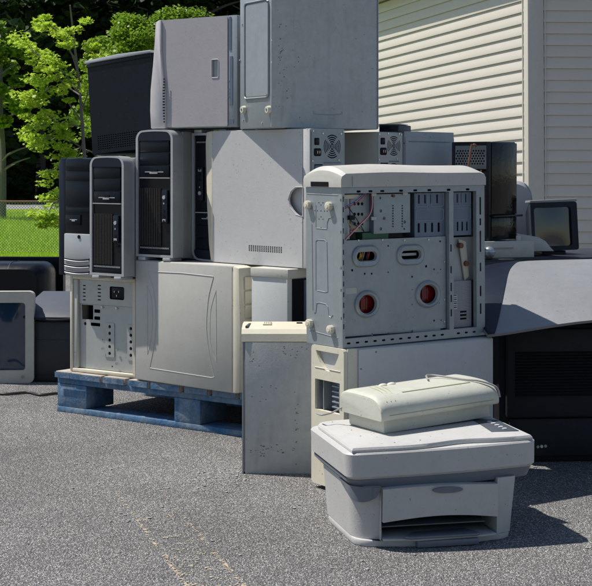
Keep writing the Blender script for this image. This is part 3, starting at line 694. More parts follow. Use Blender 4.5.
def case_C():
    r = thing('computer_tower', 'large white computer tower with a half moon grip, centre of the second row', 'computer', (-.272, 4.918, .5515), -46)
    W, D, H = .455, .15, .431; f = face(r)
    m = MB(); m.box(.0, W, .016, D, 0, H, .003); m.box(0, W-.001, .0025, .0155, .0, .004); m.box(0, W-.001, .0025, .0155, H-.004, H); m.box(W-.005, W-.001, .0025, .0155, .0045, H-.0045); m.box(0.001, .004, .0025, .0155, .0045, H-.0045); m.build('case_body', 'panel_white', r)
    # side panel with real grip recess and vent holes
    hs = []
    x0, x1, z0, z1 = B2(f, (249, 245), (283, 253)); n = 16
    for i in range(n):
        for j in range(4):
            a = x0+(x1-x0)*(i+.5)/n; b = z0+(z1-z0)*(j+.5)/4; hs.append(rrect(a-.0032, a+.0032, b-.0028, b+.0028, .001, 1))
    cut = [f(x, y) for x, y in ((302.8,188),(302.8,200),(302.8,215.5),(297,213.5),(292,207),(289.8,200),(291.5,193),(296,188.2))]
    MB().plate([(.002,.002),(W-.032,.002),(W-.032,H-.002),(.002,H-.002)], hs+[spl2(cut)], -.003, .005).build('side_panel', 'panel_white', r)
    MB().box(W-.030, W-.001, -.002, .002, .002, H-.002, .001).build('panel_flange', 'panel_white', r)
    MB().box(x0-.01, x1+.01, .0135, .015, z0-.01, z1+.01).build('vent_back', 'void', r)
    rim = MB(); P = [f(x, y) for x, y in ((303.6,187),(303.6,216.5),(296.5,214.5),(291,207.5),(288.8,200),(290.7,192),(296,187))]; rim.tube([(p[0], -.004, p[1]) for p in spline([(a, b, 0) for a, b in P+[P[0]]], 5)] if 0 else [(a, -.003, b) for a, b in P+[P[0]]], .0014, 6); rim.build('grip_rim', 'panel_white', r)
    # front bezel on the left end, bulging towards the top
    prof = [(-.001, 0), (-.012, .004), (-.022, .06), (-.032, .2), (-.038, H-.04), (-.034, H-.004), (-.001, H)]
    MB().prism(spl2c(prof), -.001, D+.001, 'xz', .004).build('front_bezel', 'cream', r)
    rear_panel(r, W, D, H, .092, H-.055, .037)
def spl2(pts): return [(v.x, v.y) for v in spline([(a, b, 0) for a, b in pts], 4, True)]
def spl2c(pts): return pts
case_C()

def case_D():
    yaw = -46; L = .45; a = R(yaw); cx, cy = .261, 4.84
    r = thing('computer_tower', 'cream computer tower with a round fan grille, right of the large white tower', 'computer', (cx-math.cos(a)*L, cy-math.sin(a)*L, .5515), yaw)
    W, D, H = L, .122, .426; MB().box(0, W, .003, D, 0, H, .003).build('case_body', 'panel', r); MB().box(.003, W-.003, 0, .002, .003, H-.003, .001).build('side_panel', 'beige', r)
    MB().box(-.03, -.001, 0, D, 0, H, .008).build('front_bezel', 'cream', r)
    rear_panel(r, W, D, H, .078, H-.045, .032, True, 'steel_dull')
    plain_tower('plain case carrying the cream tower, hidden low behind the open chassis', (cx-math.cos(a)*L, cy-math.sin(a)*L, .145), yaw, L-.01, .16, .405)
    r = thing('external_drive', 'thin dark grey drive box lying on the cream tower', 'drive', gp(379, 128, 4.93)[:2]+(.978,), -20)
    MB().box(0, .07, 0, .14, 0, .024, .003).build('shell', 'slate', r); MB().box(.004, .066, -.004, -.0005, .004, .020, .001).build('front_panel', 'black', r); MB().box(-.001, .071, -.002, .10, .0245, .027, .001).build('lid', 'panel_grey', r)
case_D()
def case_E():
    r = thing('computer_case', 'dusty blue grey steel case, rightmost of the upper row below the siding', 'computer case', (.360, 4.955, .5525), 50)
    W, D, H = .292, .19, .430
    MB().box(0, W, .0025, D, 0, H, .003).build('case_body', 'panel_grey', r); MB().box(.003, W-.003, 0, .002, .003, H-.02, .001).build('side_panel', 'panel_grey', r)
    m = MB(); m.box(.02, W-.03, -.0025, -.0005, H-.035, H-.033); m.build('seam', 'steel_dark', r)
    plain_tower('tall plain case under the dusty blue grey case', (.365, 4.960, 0), 50, .285, .18, .5515, 'panel_grey', 'panel')
case_E()

# ------------------------------------------------------------------ the top row
def case_U():
    r = thing('computer_case', 'large black case with a silver top, tilted on the black fronted towers', 'computer case', (-.722, 5.33, .905), -38, -4.8)
    W, D, H = .315, .30, .325; f = face(r)
    MB().box(0, W, .003, D, 0, H, .004).build('case_body', 'black_panel', r)
    hs = []
    x0, x1, z0, z1 = B2(f, (99, 135), (134, 149)); n = 22
    for i in range(n):
        for j in range(7):
            a = .03+(.24)*(i+.5)/n; b = .018+j*.0075; hs.append(rrect(a-.0035, a+.0035, b-.0016, b+.0016, .001, 1))
    MB().plate(rrect(.002, W-.002, .002, H-.004, .004), hs, -.003, .005).build('side_panel', 'black_panel', r)
    MB().box(.028, .274, .0021, .0028, .014, .07).build('vent_back', 'void', r)
    MB().prism([(-.008,H+.001),(W+.004,H+.001),(W+.004,H+.010),(W*.5,H+.016),(-.004,H+.012)], -.01, D+.004, 'xz', .003).build('top_cover', 'silver', r)
    MB().box(0, W, -.006, -.0035, H-.014, H-.001, .001).build('trim', 'black', r)
case_U()
def case_V():
    r = thing('computer_tower', 'mauve grey computer tower with a small grip slot, on top of the black fronted towers', 'computer', (-.447, 5.015, .992), -35)
    W, D, H = .315, .20, .362; f = face(r)
    MB().box(0, W, .004, D, 0, H, .003).build('case_body', 'steel', r)
    gh = rrect(*B2(f, (212.5, 60), (218.5, 77)), .004)
    xe = f(228, 70)[0]
    MB().plate(rrect(.003, xe, .004, H, .005), [gh], -.003, .0065).build('side_panel', 'violet', r)
    q = B2(f, (212, 59.5), (219, 77.5)); rim = MB(); rim.tube([(a, -.0035, b) for a, b in rrect(*q, .004)+[rrect(*q, .004)[0]]], .0011, 6); rim.build('grip_rim', 'violet_bezel', r)
    # wavy front bezel on the left
    b = MB(); prof = [(-.042,.0),(-.046,.06),(-.044,.13),(-.034,.21),(-.026,.29),(-.022,H-.012),(-.012,H-.001),(.0015,H+.001),(.0015,.26),(.008,.2),(.018,.12),(.02,.0)]
    b.prism(spl2e(prof), -.010, D+.004, 'xz', .003); bz = b.build('front_bezel', 'violet_bezel', r)
    v = MB()
    for k in range(16): z = .02+k*.0095; v.box(.0145+.004*math.sin(k/15*3)*-1, .020, -.0112, -.0102, z, z+.004)
    v.build('vent_slot', 'void', bz)
    c = MB(); c.box(xe+.002, W, -.001, .0035, .002, H, .001); c.build('chassis_edge', 'steel', r)
    m = MB(); m.box(xe+.006, xe+.014, -.0025, -.0012, .25, H-.004); m.box(xe+.009, xe+.020, -.0025, -.0012, .07, .23); m.box(xe+.004, xe+.024, -.0026, -.0013, .012, .026)
    for z in (.10,.112,.124,.15): m.cyl((xe+.006, -.0027, z), .003, 'y', .0014, 8)
    m.build('opening', 'steel_dark', r)
def spl2e(pts): return pts
case_V()

def foot_part(mb, a, b, x, r=.012, sx=-1, plane='x'):
    mb.cyl((x, a, b), r, 'x', sx*.010, 18, r*.9)
def case_W():
    r = thing('computer_case', 'dented grey steel case with feet on its side, topmost above the large white tower', 'computer case', (-.079, 4.64, .9845), 30)
    W, D, H = .40, .205, .45; f = face(r); g = face(r, 'x')
    MB().box(.001, W, .003, D, 0, H, .004).build('case_body', 'steel', r)
    MB().plate(rrect(.002, W-.002, .002, H-.002, .003), [], -.001, .0035).build('side_panel', 'panel_worn', r)
    sp = MB(); rr = random.Random(9)
    for k in range(34):
        a, b = f(278+abs(rr.gauss(0, 9)), 60+rr.gauss(0, 34))
        if 0 < a < W and .01 < b < H-.01: sp.cyl((a, -.0022, b), rr.uniform(.0009, .0019), 'y', .0012, 7)
    sp.build('rivet_mark', 'rust', r)
    m = MB(); a, b = f(327, 112); m.tube(spline([(a-.05,-.001,b+.004),(a-.046,-.002,b-.006),(a,-.002,b-.008),(a+.05,-.002,b-.006),(a+.054,-.001,b+.004)], 5), .0013, 6); m.build('dent_line', 'panel_grey', r)
    m = MB(); a, b = f(376, 100); m.box(W-.008, W-.0055, -.0025, -.0012, .002, H-.002); m.build('seam', 'steel_dark', r)
    # bottom of the case faces left: recessed panel and two feet
    y0, y1, z0, z1 = B2(g, (245, 18), (268.5, 97)); z1 = H-.05
    m = MB(); pts = rrect(y0, y1, z0, z1, .012); m.tube([(-.0015, a, b) for a, b in pts+[pts[0]]], .003, 6); m.build('embossed_frame', 'steel', r)
    MB().prism(rrect(y0+.006, y1-.006, z0+.006, z1-.006, .01), -.0012, .0008, 'yz').build('embossed_panel', 'steel', r)
    for px in (244.5, 269.5):
        a, b = g(px, 109.5); q = MB(); q.cyl((-.011, a, b), .0105, 'x', .0115, 18, .0125); fo = q.build('foot', 'foot', r)
        MB().cyl((-.0125, a, b), .004, 'x', .0014, 10).build('screw', 'steel_dark', fo)
    sc = MB()
    for px, py in ((242,24),(272,62),(243,120),(262,123),(272,40),(240,60)): a, b = g(px, py); sc.cyl((-.002, a, b), .0025, 'x', .003, 8)
    sc.build('screw', 'chrome', r)
case_W()

# ------------------------------------------------------------------ standing panel case G
def case_G():
    r = thing('computer_case', 'grey stained computer case with a cream end on top, standing on the asphalt', 'computer case', (gp(242.5, 470, 4.225)[0], 4.225, 0), 0)
    W, D, H = .395, .21, .372; f = face(r)
    MB().box(.004, W, .003, D, .002, H, .003).build('case_body', 'panel_grey', r)
    MB().box(.008, W-.004, 0, .0025, 0, H-.001, .001).build('side_panel', 'panel_worn', r)
    MB().box(-.001, .0035, .001, D-.001, .0, H, .001).build('edge_strip', 'steel', r)
    b = MB(); b.loft([[(x, y, z) for y, z in ((-.003,H+.0005),(.002,H+.022),(.014,H+.034),(.10,H+.040),(D-.01,H+.036),(D+.001,H+.0005))] for x in (-.003, 0.004, W-.004, W+.001)]); bz = b.build('front_bezel', 'cream', r)
    t = face(r, 'z', H+.039); g = lambda px, py: t(px, py)
    m = MB(); a, c = g(300, 323.5); m.box(a-.010, a+.007, c-.012, c+.012, H+.0385, H+.0418); m.build('button_well', 'void', bz)
    m = MB(); a0, c0 = g(263, 324); m.box(a0, a0+.025, c0-.03, c0+.03, H+.039, H+.0425, .001); m.build('drive_door', 'cream', bz)
    m = MB()
    for k in range(4): m.box(a0+.003+k*.006, a0+.006+k*.006, c0-.02, c0+.022, H+.0426, H+.0432)
    m.build('slot', 'cable', bz)
    m = MB(); a1, c1 = g(248, 325); m.prism([(a1-.006, c1-.05),(a1, c1-.05),(a1+.008, c1+.03),(a1+.002, c1+.03)], H+.036, H+.0415, 'xy'); m.build('light_strip', 'slate', bz)
    st = MB(); rr = random.Random(4)
    for px, py, n, sx, sy in ((296,420,16,1.5,22),(270,450,22,12,3),(290,348,14,10,4),(264,395,6,6,6),(255,362,5,4,4)):
        for k in range(n):
            a, c = f(px+rr.gauss(0, sx), py+rr.gauss(0, sy))
            if .012 < a < .19 and .01 < c < H-.01: st.prism([(a+rr.uniform(.001,.0035)*math.cos(q*1.25), c+rr.uniform(.0008,.002)*math.sin(q*1.25)) for q in range(5)], -.0004, .0001, 'xz')
    st.build('dirt_spot', mat('dry_mud', (.15,.13,.11), .95), r)
case_G()

# ------------------------------------------------------------------ centre stack: K below, M on top
KY = 3.935
def case_K():
    r = thing('computer_tower', 'white computer tower with an empty drive bay, under the open chassis', 'computer', (.127, KY, 0), 33.5)
    W, D, H = .515, .152, .386; f = face(r); g = face(r, 'x')
    MB().box(.042, W, .003, D, .012, H-.001, .004).build('case_body', 'panel_white', r)
    MB().box(.046, W-.003, 0, .0025, .014, H-.004, .001).build('side_panel', 'panel_white', r)
    # cream front on the left end
    zt = g(338, 383)[1]; zb = g(325, 411)[1]; y0, y1 = .014, D-.018
    op = rrect(y0+.004, y1, zb, zt, .003)
    moon = [(y0+.008, g(322, 351)[1])]+[(y0+.008+(y1-y0-.012)*t, g(322, 351)[1]-.052*math.sin(math.pi*t)**.8) for t in np.linspace(.05, .95, 11)]+[(y1-.004, g(322, 351)[1])]
    b = MB(); b.plate(rrect(.0, D, .012, H, .012), [op, moon], -.002, .012, 'yz'); b.box(.011, .0415, 0, .008, .012, H, .002); b.box(.011, .0415, D-.008, D, .012, H, .002); b.box(.011, .0415, .0081, D-.0081, H-.006, H, .002); b.box(.011, .0415, .0081, D-.0081, .012, .018); bz = b.build('front_bezel', 'cream', r)
    MB().box(.0105, .013, y0, D-.012, g(322, 369)[1], H-.008).build('moon_recess', 'panel', bz)
    m = MB(); z1 = g(322, 368)[1]; m.tube([(-.0025, y0+.002, z1), (-.0025, y1, z1)], .0012); m.build('seam', 'foot', bz)
    bay = MB(); bay.box(.03, .034, y0, y1+.004, zb-.01, zt+.005); bay.build('bay_back', 'steel_dark', r)
    m = MB(); m.box(.006, .03, y1-.03, y1-.027, zb, zt); m.box(.006, .03, y1-.006, y1-.003, zb, zt); 
    for z in np.linspace(zb+.012, zt-.015, 5): m.box(.008, .028, y0+.02, y0+.055, z, z+.003)
    m.box(.004, .02, y0+.012, y0+.016, zb+.004, zt-.004); m.build('drive_rail', 'steel', r)
    for x in (.03, W-.07):
        for y in (.01, D-.04): MB().box(x, x+.04, y, y+.03, 0, .0118, .003).build('foot', 'foot', r)
    m = MB(); screws(m, [f(376, 352), f(361, 369)], -.001, .0025); m.build('screw', 'steel_dark', r)
case_K()

def case_M():
    r = thing('open_computer_chassis', 'opened computer chassis turned on its end with two red discs inside, on the white tower', 'computer case', (.1229, 3.947, .3875), 35.2, -.3)
    W, D, H = .503, .163, .423; f = face(r); g = face(r, 'x'); q = lambda a, b: B2(f, a, b)
    zt = f(400, 192.5)[1]; zbn = .024; x0 = f(344.8, 250)[0]; x1 = f(476.5, 250)[0]; xm0, xm1 = f(449.3, 250)[0], f(453.6, 250)[0]
    # frame of the open side with its slots
    hs = [[(x0, zbn), (xm0, zbn), (xm0, zt), (x0, zt)], [(xm1, zbn), (x1, zbn), (x1, zt), (xm1, zt)]]
    for k in range(16):
        a = .02+k*.0295
        if abs(a-(xm0+xm1)/2) > .016 and a < W-.02: hs.append(rrect(a-.006, a+.006, .009, .014, .0024)); 
    for a in (.055,.095,.135,.2,.25,.30,.37,.44): hs.append(rrect(a-.007, a+.007, H-.014, H-.008, .0024))
    for k in range(13): z = .05+k*.028; hs.append(rrect(.0022, .0058, z, z+.014, .001, 1))
    for z0, h in ((.06,.03),(.11,.03),(.18,.025),(.235,.06),(.31,.02),(.34,.05)): hs.append(rrect(x1+.012, x1+.018, z0, z0+h, .002))
    for z0, h in ((.06,.02),(.10,.02),(.13,.024),(.18,.02),(.24,.02)): hs.append(rrect(xm0+.004, xm0+.009, z0, z0+h, .001))
    MB().plate([(0,0),(W,0),(W,H),(0,H)], hs, 0, .002).build('side_frame', 'steel', r)
    # inner lips
    lp = MB(); lp.box(x0-.0015, x0, .0021, .014, zbn, zt); lp.box(x0, x1, .0021, .014, zbn-.0015, zbn); lp.box(x1, x1+.0015, .0021, .014, zbn, zt); lp.box(xm0, xm0+.0015, .0021, .02, zbn, zt); lp.box(xm1-.0015, xm1, .0021, .02, zbn, zt); lp.box(x0, x1, .0021, .012, zt, zt+.0015)
    lp.build('frame_lip', 'steel', r)
    # bottom of the tower faces left
    hl = []
    c = g(321, 211)
    for dy, dz in ((0,.045),(0,-.045),(.0,0),(0,.016),(0,-.016),(.016,0),(-.016,0),(.028,0),(-.028,0),(.009,.022),(-.009,.022),(.009,-.022),(-.009,-.022)): hl.append(circ(c[0]+dy, c[1]+dz, .0022, 8))
    for py in (200, 232, 268, 290, 318): hl.append(rrect(.004, .0075, g(338, py)[1]-.004, g(338, py)[1]+.004, .001, 1))
    MB().plate([(.0025,0),(D,0),(D,H),(.0025,H)], hl, -.0001, .002, 'yz').build('bottom_panel', 'steel', r)
    MB().box(.0021, .0025, .01, D-.01, .01, H-.01).build('panel_back', 'steel_dark', r)
    em = MB()
    def gl(pts, rr=.0010, sm=False): line(em, g, pts, rr, -.0004, 'x', sm)
    gl([(316,222),(316,228),(327,229),(327.5,222),(329,218),(333,217)]); gl([(316,205),(316,228)])
    gl([(316,290),(316,241),(318,239.5),(325,240),(327,242),(328,291.5),(325,292),(317.5,290.5)])
    gl([(312,224),(313,310),(314.5,313),(316,312),(317,303),(320,302.5),(326,304),(328,307),(329,316),(331,317.5),(333,315)])
    gl([(309.5,330),(338,338)], .001); gl([(307,193.5),(338,195)], .001)
    em.build('pressed_line', 'steel', r)
    for px, py in ((309.6,204.8),(330.8,206),(311.3,323.2),(332.4,329.5)):
        a, b = g(px, py); m = MB(); n = 28
        pts = [(a+(.0118 if k % 2 else .0106)*math.cos(2*math.pi*k/n), b+(.0118 if k % 2 else .0106)*math.sin(2*math.pi*k/n)) for k in range(n)]
        m.prism(pts, -.013, -.0003, 'yz', .0008); fo = m.build('foot', 'foot', r)
        MB().cyl((-.0142, a, b), .005, 'x', .0012, 12).build('foot_cap', 'cream', fo)
    # shell: right end, bottom, top, far side
    sh = MB(); sh.box(W-.002, W, .0021, D, 0, H); sh.box(.0026, W-.0021, .0021, D, 0, .002); sh.box(.0026, W-.0021, .0021, D, H-.002, H)
    hs = [rrect(xm1+.004, xm1+.05, .20, .25, .004), rrect(xm1+.012, xm1+.032, .27, .31, .003)]
    sh.plate([(.0026,.0021),(W-.0022,.0021),(W-.0022,H-.0022),(.0026,H-.0022)], [], D-.002, .002); sh.build('chassis_shell', 'steel', r)
    # motherboard tray with pressed ovals and discs
    tz = f(400, 238.5)[1]; ov = []
    hs = []
    for (cx, cy, rx, ry, kind) in ((368.5,256.5,14,11,'o'),(413,255,14,10.5,'o'),(369.5,304.5,12.5,14,'c'),(430.5,294.5,12.5,14,'c')):
        a, b = f(cx, cy); ax = abs(f(cx+rx, cy)[0]-f(cx-rx, cy)[0])/2; bz = abs(f(cx, cy+ry)[1]-f(cx, cy-ry)[1])/2; ov.append((a, b, ax, bz, kind))
        hs.append(rrect(a-ax*.66, a+ax*.66, b-bz*.40, b+bz*.40, .02, 6) if kind == 'o' else circ(a, b, ax*.66, 28, bz*.66))
    for px, py, rr in ((346.5,247,.0024),(391,246,.0026),(346.5,275,.002),(355,270.5,.0035),(367.5,274,.003),(374.5,274,.003),(391,272.5,.0022),(415,277,.003),(429,266.5,.0038),(437,269.5,.0026),(443.5,269.5,.002),(443,241.5,.003),
                       (415,290,.0016),(415,305,.0018),(442,288.5,.0014),(442,303.5,.0014),(437,321,.003),(444,320.5,.002),(444,329.5,.003),(415,331.5,.003),(375,335,.003),(347.5,337.5,.0024),(391,333.5,.0018),(347,258,.0018),(382,304.5,.0016)): hs.append(circ(*f(px, py), rr, 10))
    for k in range(7): a, b = f(347.5+k*7, 341-k*.6); hs.append(rrect(a-.0065, a+.0065, b-.002+.004, b+.002+.004, .001, 1))
    MB().plate([(x0+.002,zbn+.004),(xm0-.003,zbn+.004),(xm0-.003,tz),(x0+.002,tz)], hs, .012, .002).build('board_tray', 'steel', r)
    for a, b, ax, bz, kind in ov:
        rings = []; n = 40
        for sc_, yy in ((1.0,.0118),(.97,.0075),(.86,.004),(.72,.006),(.67,.0135)):
            if kind == 'c': ring = [(a+ax*sc_*math.cos(2*math.pi*k/n), yy, b+bz*sc_*math.sin(2*math.pi*k/n)) for k in range(n)]
            else:
                o = ax*sc_; v = bz*(sc_ if sc_ > .8 else sc_*.62); pts = rrect(a-o, a+o, b-v, b+v, v, 9); ring = [(p[0], yy, p[1]) for p in pts]
            rings.append(ring)
        m = MB(); m.loft(rings, cap=False); m.build('pressed_ring', 'steel', r)
    for i in (2, 3):
        a, b, ax, bz, _ = ov[i]; m = MB(); m.cyl((a, .026, b), ax*.9, 'y', .02, 30, bev=.001); d = m.build('red_disc', 'red', r)
        m = MB(); m.box(a-.012, a+.004, .0225, .0258, b-.014, b+.014); m.box(a+.006, a+.010, .0235, .0258, b-.016, b+.016); m.build('disc_rib', 'red', d)
    a, b, ax, bz, _ = ov[0]; rr = random.Random(2)
    for k, c_ in enumerate(('yellow','redwire','yellow','cable','cable_dark','redwire')):
        m = MB(); m.tube(spline([(a-.022+k*.008, .04, b-.03), (a-.015+k*.006+rr.uniform(-.004,.004), .022, b), (a-.01+k*.008, .03, b+.03)], 5), .0022, 6); m.build('wire', c_, r)
    a, b, ax, bz, _ = ov[1]; MB().box(a-.03, a+.03, .022, .03, b-.003, b+.004).build('card_edge', 'panel', r)
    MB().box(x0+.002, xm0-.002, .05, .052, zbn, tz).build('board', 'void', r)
    # drive cage
    e = q((376.5, 192), (413, 232.5)); hs = [circ(*f(px, py), rr, 12) for px, py, rr in ((383.5,211,.0045),(383.5,229,.0045),(407.5,222,.0045),(383,198,.0035),(395,195.5,.0045),(407,229,.003))]
    for px in (395.6, 405): 
        for k in range(9): hs.append(rrect(*q((px-.9, 205+k*2.6), (px+.9, 206.5+k*2.6)), .0005, 1))
    cg = MB(); cg.plate([(e[0],e[2]),(e[1],e[2]),(e[1],zt-.004),(e[0],zt-.004)], hs, .012, .002); cage = cg.build('drive_cage', 'steel', r)
    MB().box(e[0], e[1], .0145, .06, e[2], zt-.005).build('cage_body', 'steel_dark', cage)
    m = MB(); 
    for px, py in ((376,194.5),(407.5,193.5),(376,218.5)): a, b = f(px, py); m.box(a-.009, a+.009, .0075, .0118, b-.005, b+.005, .002)
    m.build('bracket', 'steel_dull', cage)
    m = MB(); screws(m, [f(387,218.5), f(396.5,196)], .0105, .004); m.build('screw', 'rust', cage)
    e2 = q((357, 192), (376, 232)); hs = [circ(*f(px, py), .0045, 12) for px in (361.5,365.3,369) for py in (204,214.5,224)]
    MB().plate([(e2[0],e2[2]),(e[0]-.001,e2[2]),(e[0]-.001,zt-.004),(e2[0],zt-.004)], hs, .03, .002).build('cage_wing', 'steel', cage)
    MB().box(e2[0], e[0], .0325, .036, e2[2], zt-.004).build('wing_back', 'void', cage)
    # left strip behind
    MB().box(x0+.004, f(352,200)[0], .02, .024, tz+.003, zt-.006).build('inner_strip', 'steel', r)
    m = MB(); m.box(*q((352.4,196),(355.5,237))[:2], .026, .03, tz+.002, zt-.006); m.build('inner_strip', 'panel', r)
    m = MB(); m.box(x0+.003, f(362,200)[0], .014, .03, f(350,199)[1], zt-.003, .001); m.build('connector_block', 'cream', r)
    a, b = f(355.2, 217.8); MB().box(a-.009, a+.009, .012, .025, b-.006, b+.006, .001).build('clip', 'black', r)
    a0, b0 = f(367, 233.3); a1, b1 = f(393, 239.5); MB().box(a0, a1, .02, .05, b1, b0).build('circuit_board', 'pcb', r)
    for pts, c_, rr in ((((369.5,192),(358,203),(345,209.5)), 'redwire', .0013), (((368,192),(356,202),(345,208)), 'bluewire', .0013), (((373.5,192),(374,204),(371.5,214),(363,223),(352,234),(346,240.5)), 'redwire', .0014), (((374.3,192),(374.6,204),(372,214.5),(363.5,223.8),(353,234.6),(347,241)), 'label', .0012)):
        m = MB(); P = [f(*p) for p in pts]; m.tube(spline([(p[0], .009, p[1]) for p in P], 6), rr, 6); m.build('wire', c_, r)
    rr = random.Random(6)
    for k, c_ in enumerate(('cable_dark','yellow','cable_dark','redwire','label','bluewire')):
        a0, b0 = f(346+rr.random()*5, 200+k*5); a1, b1 = f(372-k*2, 233-k*2)
        MB().tube(spline([(a0, .028+k*.002, b0), ((a0+a1)/2+rr.uniform(-.01,.01), .02+k*.003, (b0+b1)/2-rr.uniform(.0,.03)), (a1, .032, b1)], 7), .0013, 6).build('wire', c_, r)
    m = MB()
    for px, py in ((361,240.5),(385,240),(407,240.5),(431,239.8),(447,262),(447,300),(447,322),(347,300),(347,322)): a, b = f(px, py); m.cyl((a, .0098, b), .0026, 'y', .0022, 10)
    m.build('screw', 'chrome', r)
    a, b = f(349, 293); MB().box(a-.004, a+.034, .0112, .0118, b-.004, b+.012).build('paper_sticker', 'steel_dull', r)
    # 5.25 inch bays, seen through the frame
    for xa, xb in ((f(418.3,210)[0], xm0-.002), (xm1+.001, f(475,210)[0])):
        zb_ = f(440, 236.5)[1]; wd = xb-xa; hs = []
        for k in (0,1,2,3): hs.append(rrect(xa+wd*(.1+.22*k), xa+wd*(.17+.22*k), zb_+.012, zb_+.038, .002))
        for k in (0,1,2,3): hs.append(rrect(xa+wd*(.12+.2*k), xa+wd*(.17+.2*k), zt-.032, zt-.008, .001))
        m = MB(); m.plate([(xa,zb_),(xb,zb_),(xb,zt-.003),(xa,zt-.003)], hs, .016, .002); bay = m.build('drive_bay_wall', 'steel_dark', r)
        m = MB(); 
        for lo, hi in ((.05,.42),(.55,.95)):
            pts = rrect(xa+wd*lo, xa+wd*hi, zt-.040, zt-.004, .003); m.tube([(a, .0155, b) for a, b in pts+[pts[0]]], .001, 5)
        pts = rrect(xa+wd*.05, xa+wd*.95, zb_+.045, zt-.048, .003); m.tube([(a, .0155, b) for a, b in pts+[pts[0]]], .001, 5)
        m.build('pressed_line', 'steel', bay)
        m = MB(); m.box(xa, xb, .0182, .07, zb_, zb_+.002); m.box(xa, xa+.0015, .0182, .07, zb_+.003, zt-.004); m.build('bay_shelf', 'steel_dark', bay)
    # right-hand compartment: added pale wall in place of the sunlit view through, strut, perforated sheet with a bar code label
    zp = f(463, 281.5)[1]; zz = f(463, 238)[1]
    MB().box(xm1, W-.003, .040, .043, zp, zz).build('inner_wall', 'panel', r)
    m = MB(); m.prism([(f(466,243)[0],zz-.005),(f(473,246)[0],zz-.012),(f(476,279)[0],zp+.01),(f(472,283)[0],zp)], .03, .034, 'xz'); st = m.build('strut', 'foot', r)
    for px, py in ((467,246),(472.5,264)): MB().cyl((f(px,py)[0], .022, f(px,py)[1]), .0075, 'y', .012, 14).build('knob', 'rust', st)
    p_ = MB(); p_.box(xm1+.001, x1-.002, .02, .022, zbn+.001, zp); ps = p_.build('perforated_sheet', 'perf', r)
    la = q((455, 295), (461.5, 309.5)); MB().box(la[0], la[1], .018, .0198, la[2], la[3]).build('label_sticker', 'label', ps)
    m = MB()
    for k in range(7): z = la[2]+.004+(la[3]-la[2]-.008)*k/6; m.box(la[0]+.002, la[1]-.002, .0172, .0179, z, z+(.0012 if k % 2 else .0022))
    m.build('bar_code', 'void', ps)
    m = MB()
    for py in (311.5,315,318.5): e = q((465, py), (471, py+1.3)); m.box(e[0], e[1], .0188, .0199, e[2], e[3])
    m.build('slot', 'void', ps); MB().box(xm1+.002, x1-.004, .0225, .10, zp-.003, zp).build('sheet_lip', 'panel', ps)
    # plastic front, now on top
    prof = []
    n = 14
    for k in range(n+1):
        t = k/n; prof.append((-.004+(D+.008)*t, H+.030+.026*math.sin(math.pi*(.05+.9*t))**.8))
    ring = [(-.004, H+.0006)]+prof+[(D+.004, H+.0006)]
    b = MB(); xs = [-.006, -.003, .01]+list(np.linspace(.04, W-.02, 9))+[W-.004, W+.002]
    rings = []
    for x in xs:
        e = min(x+.006, .010)/.010; e2 = min(W+.002-x, .012)/.012; k_ = (.55+.45*min(1, e**.5)) if e < 1 else (.6+.4*e2**.5)
        bulge = 1+.10*math.exp(-((x-.16)/.12)**2)
        rings.append([(x, y*(1) if 1 else y, H+.0006+(z-H-.0006)*k_*bulge) for y, z in ring])
    b.loft(rings); bz = b.build('front_bezel', 'beige', r)
    gx = face(r, 'x', -.0062); a0, b0 = gx(311, 186.3); a1, b1 = gx(328.3, 181.8)
    MB().box(-.0075, -.0045, min(a0,a1), max(a0,a1), min(b0,b1), max(b0,b1)).build('grip_slot', 'void', bz)
    sm_ = MB(); sm_.box(.03, .0318, -.0052, -.0035, H+.003, H+.03); sm_.build('seam', 'cable', bz)
case_M()

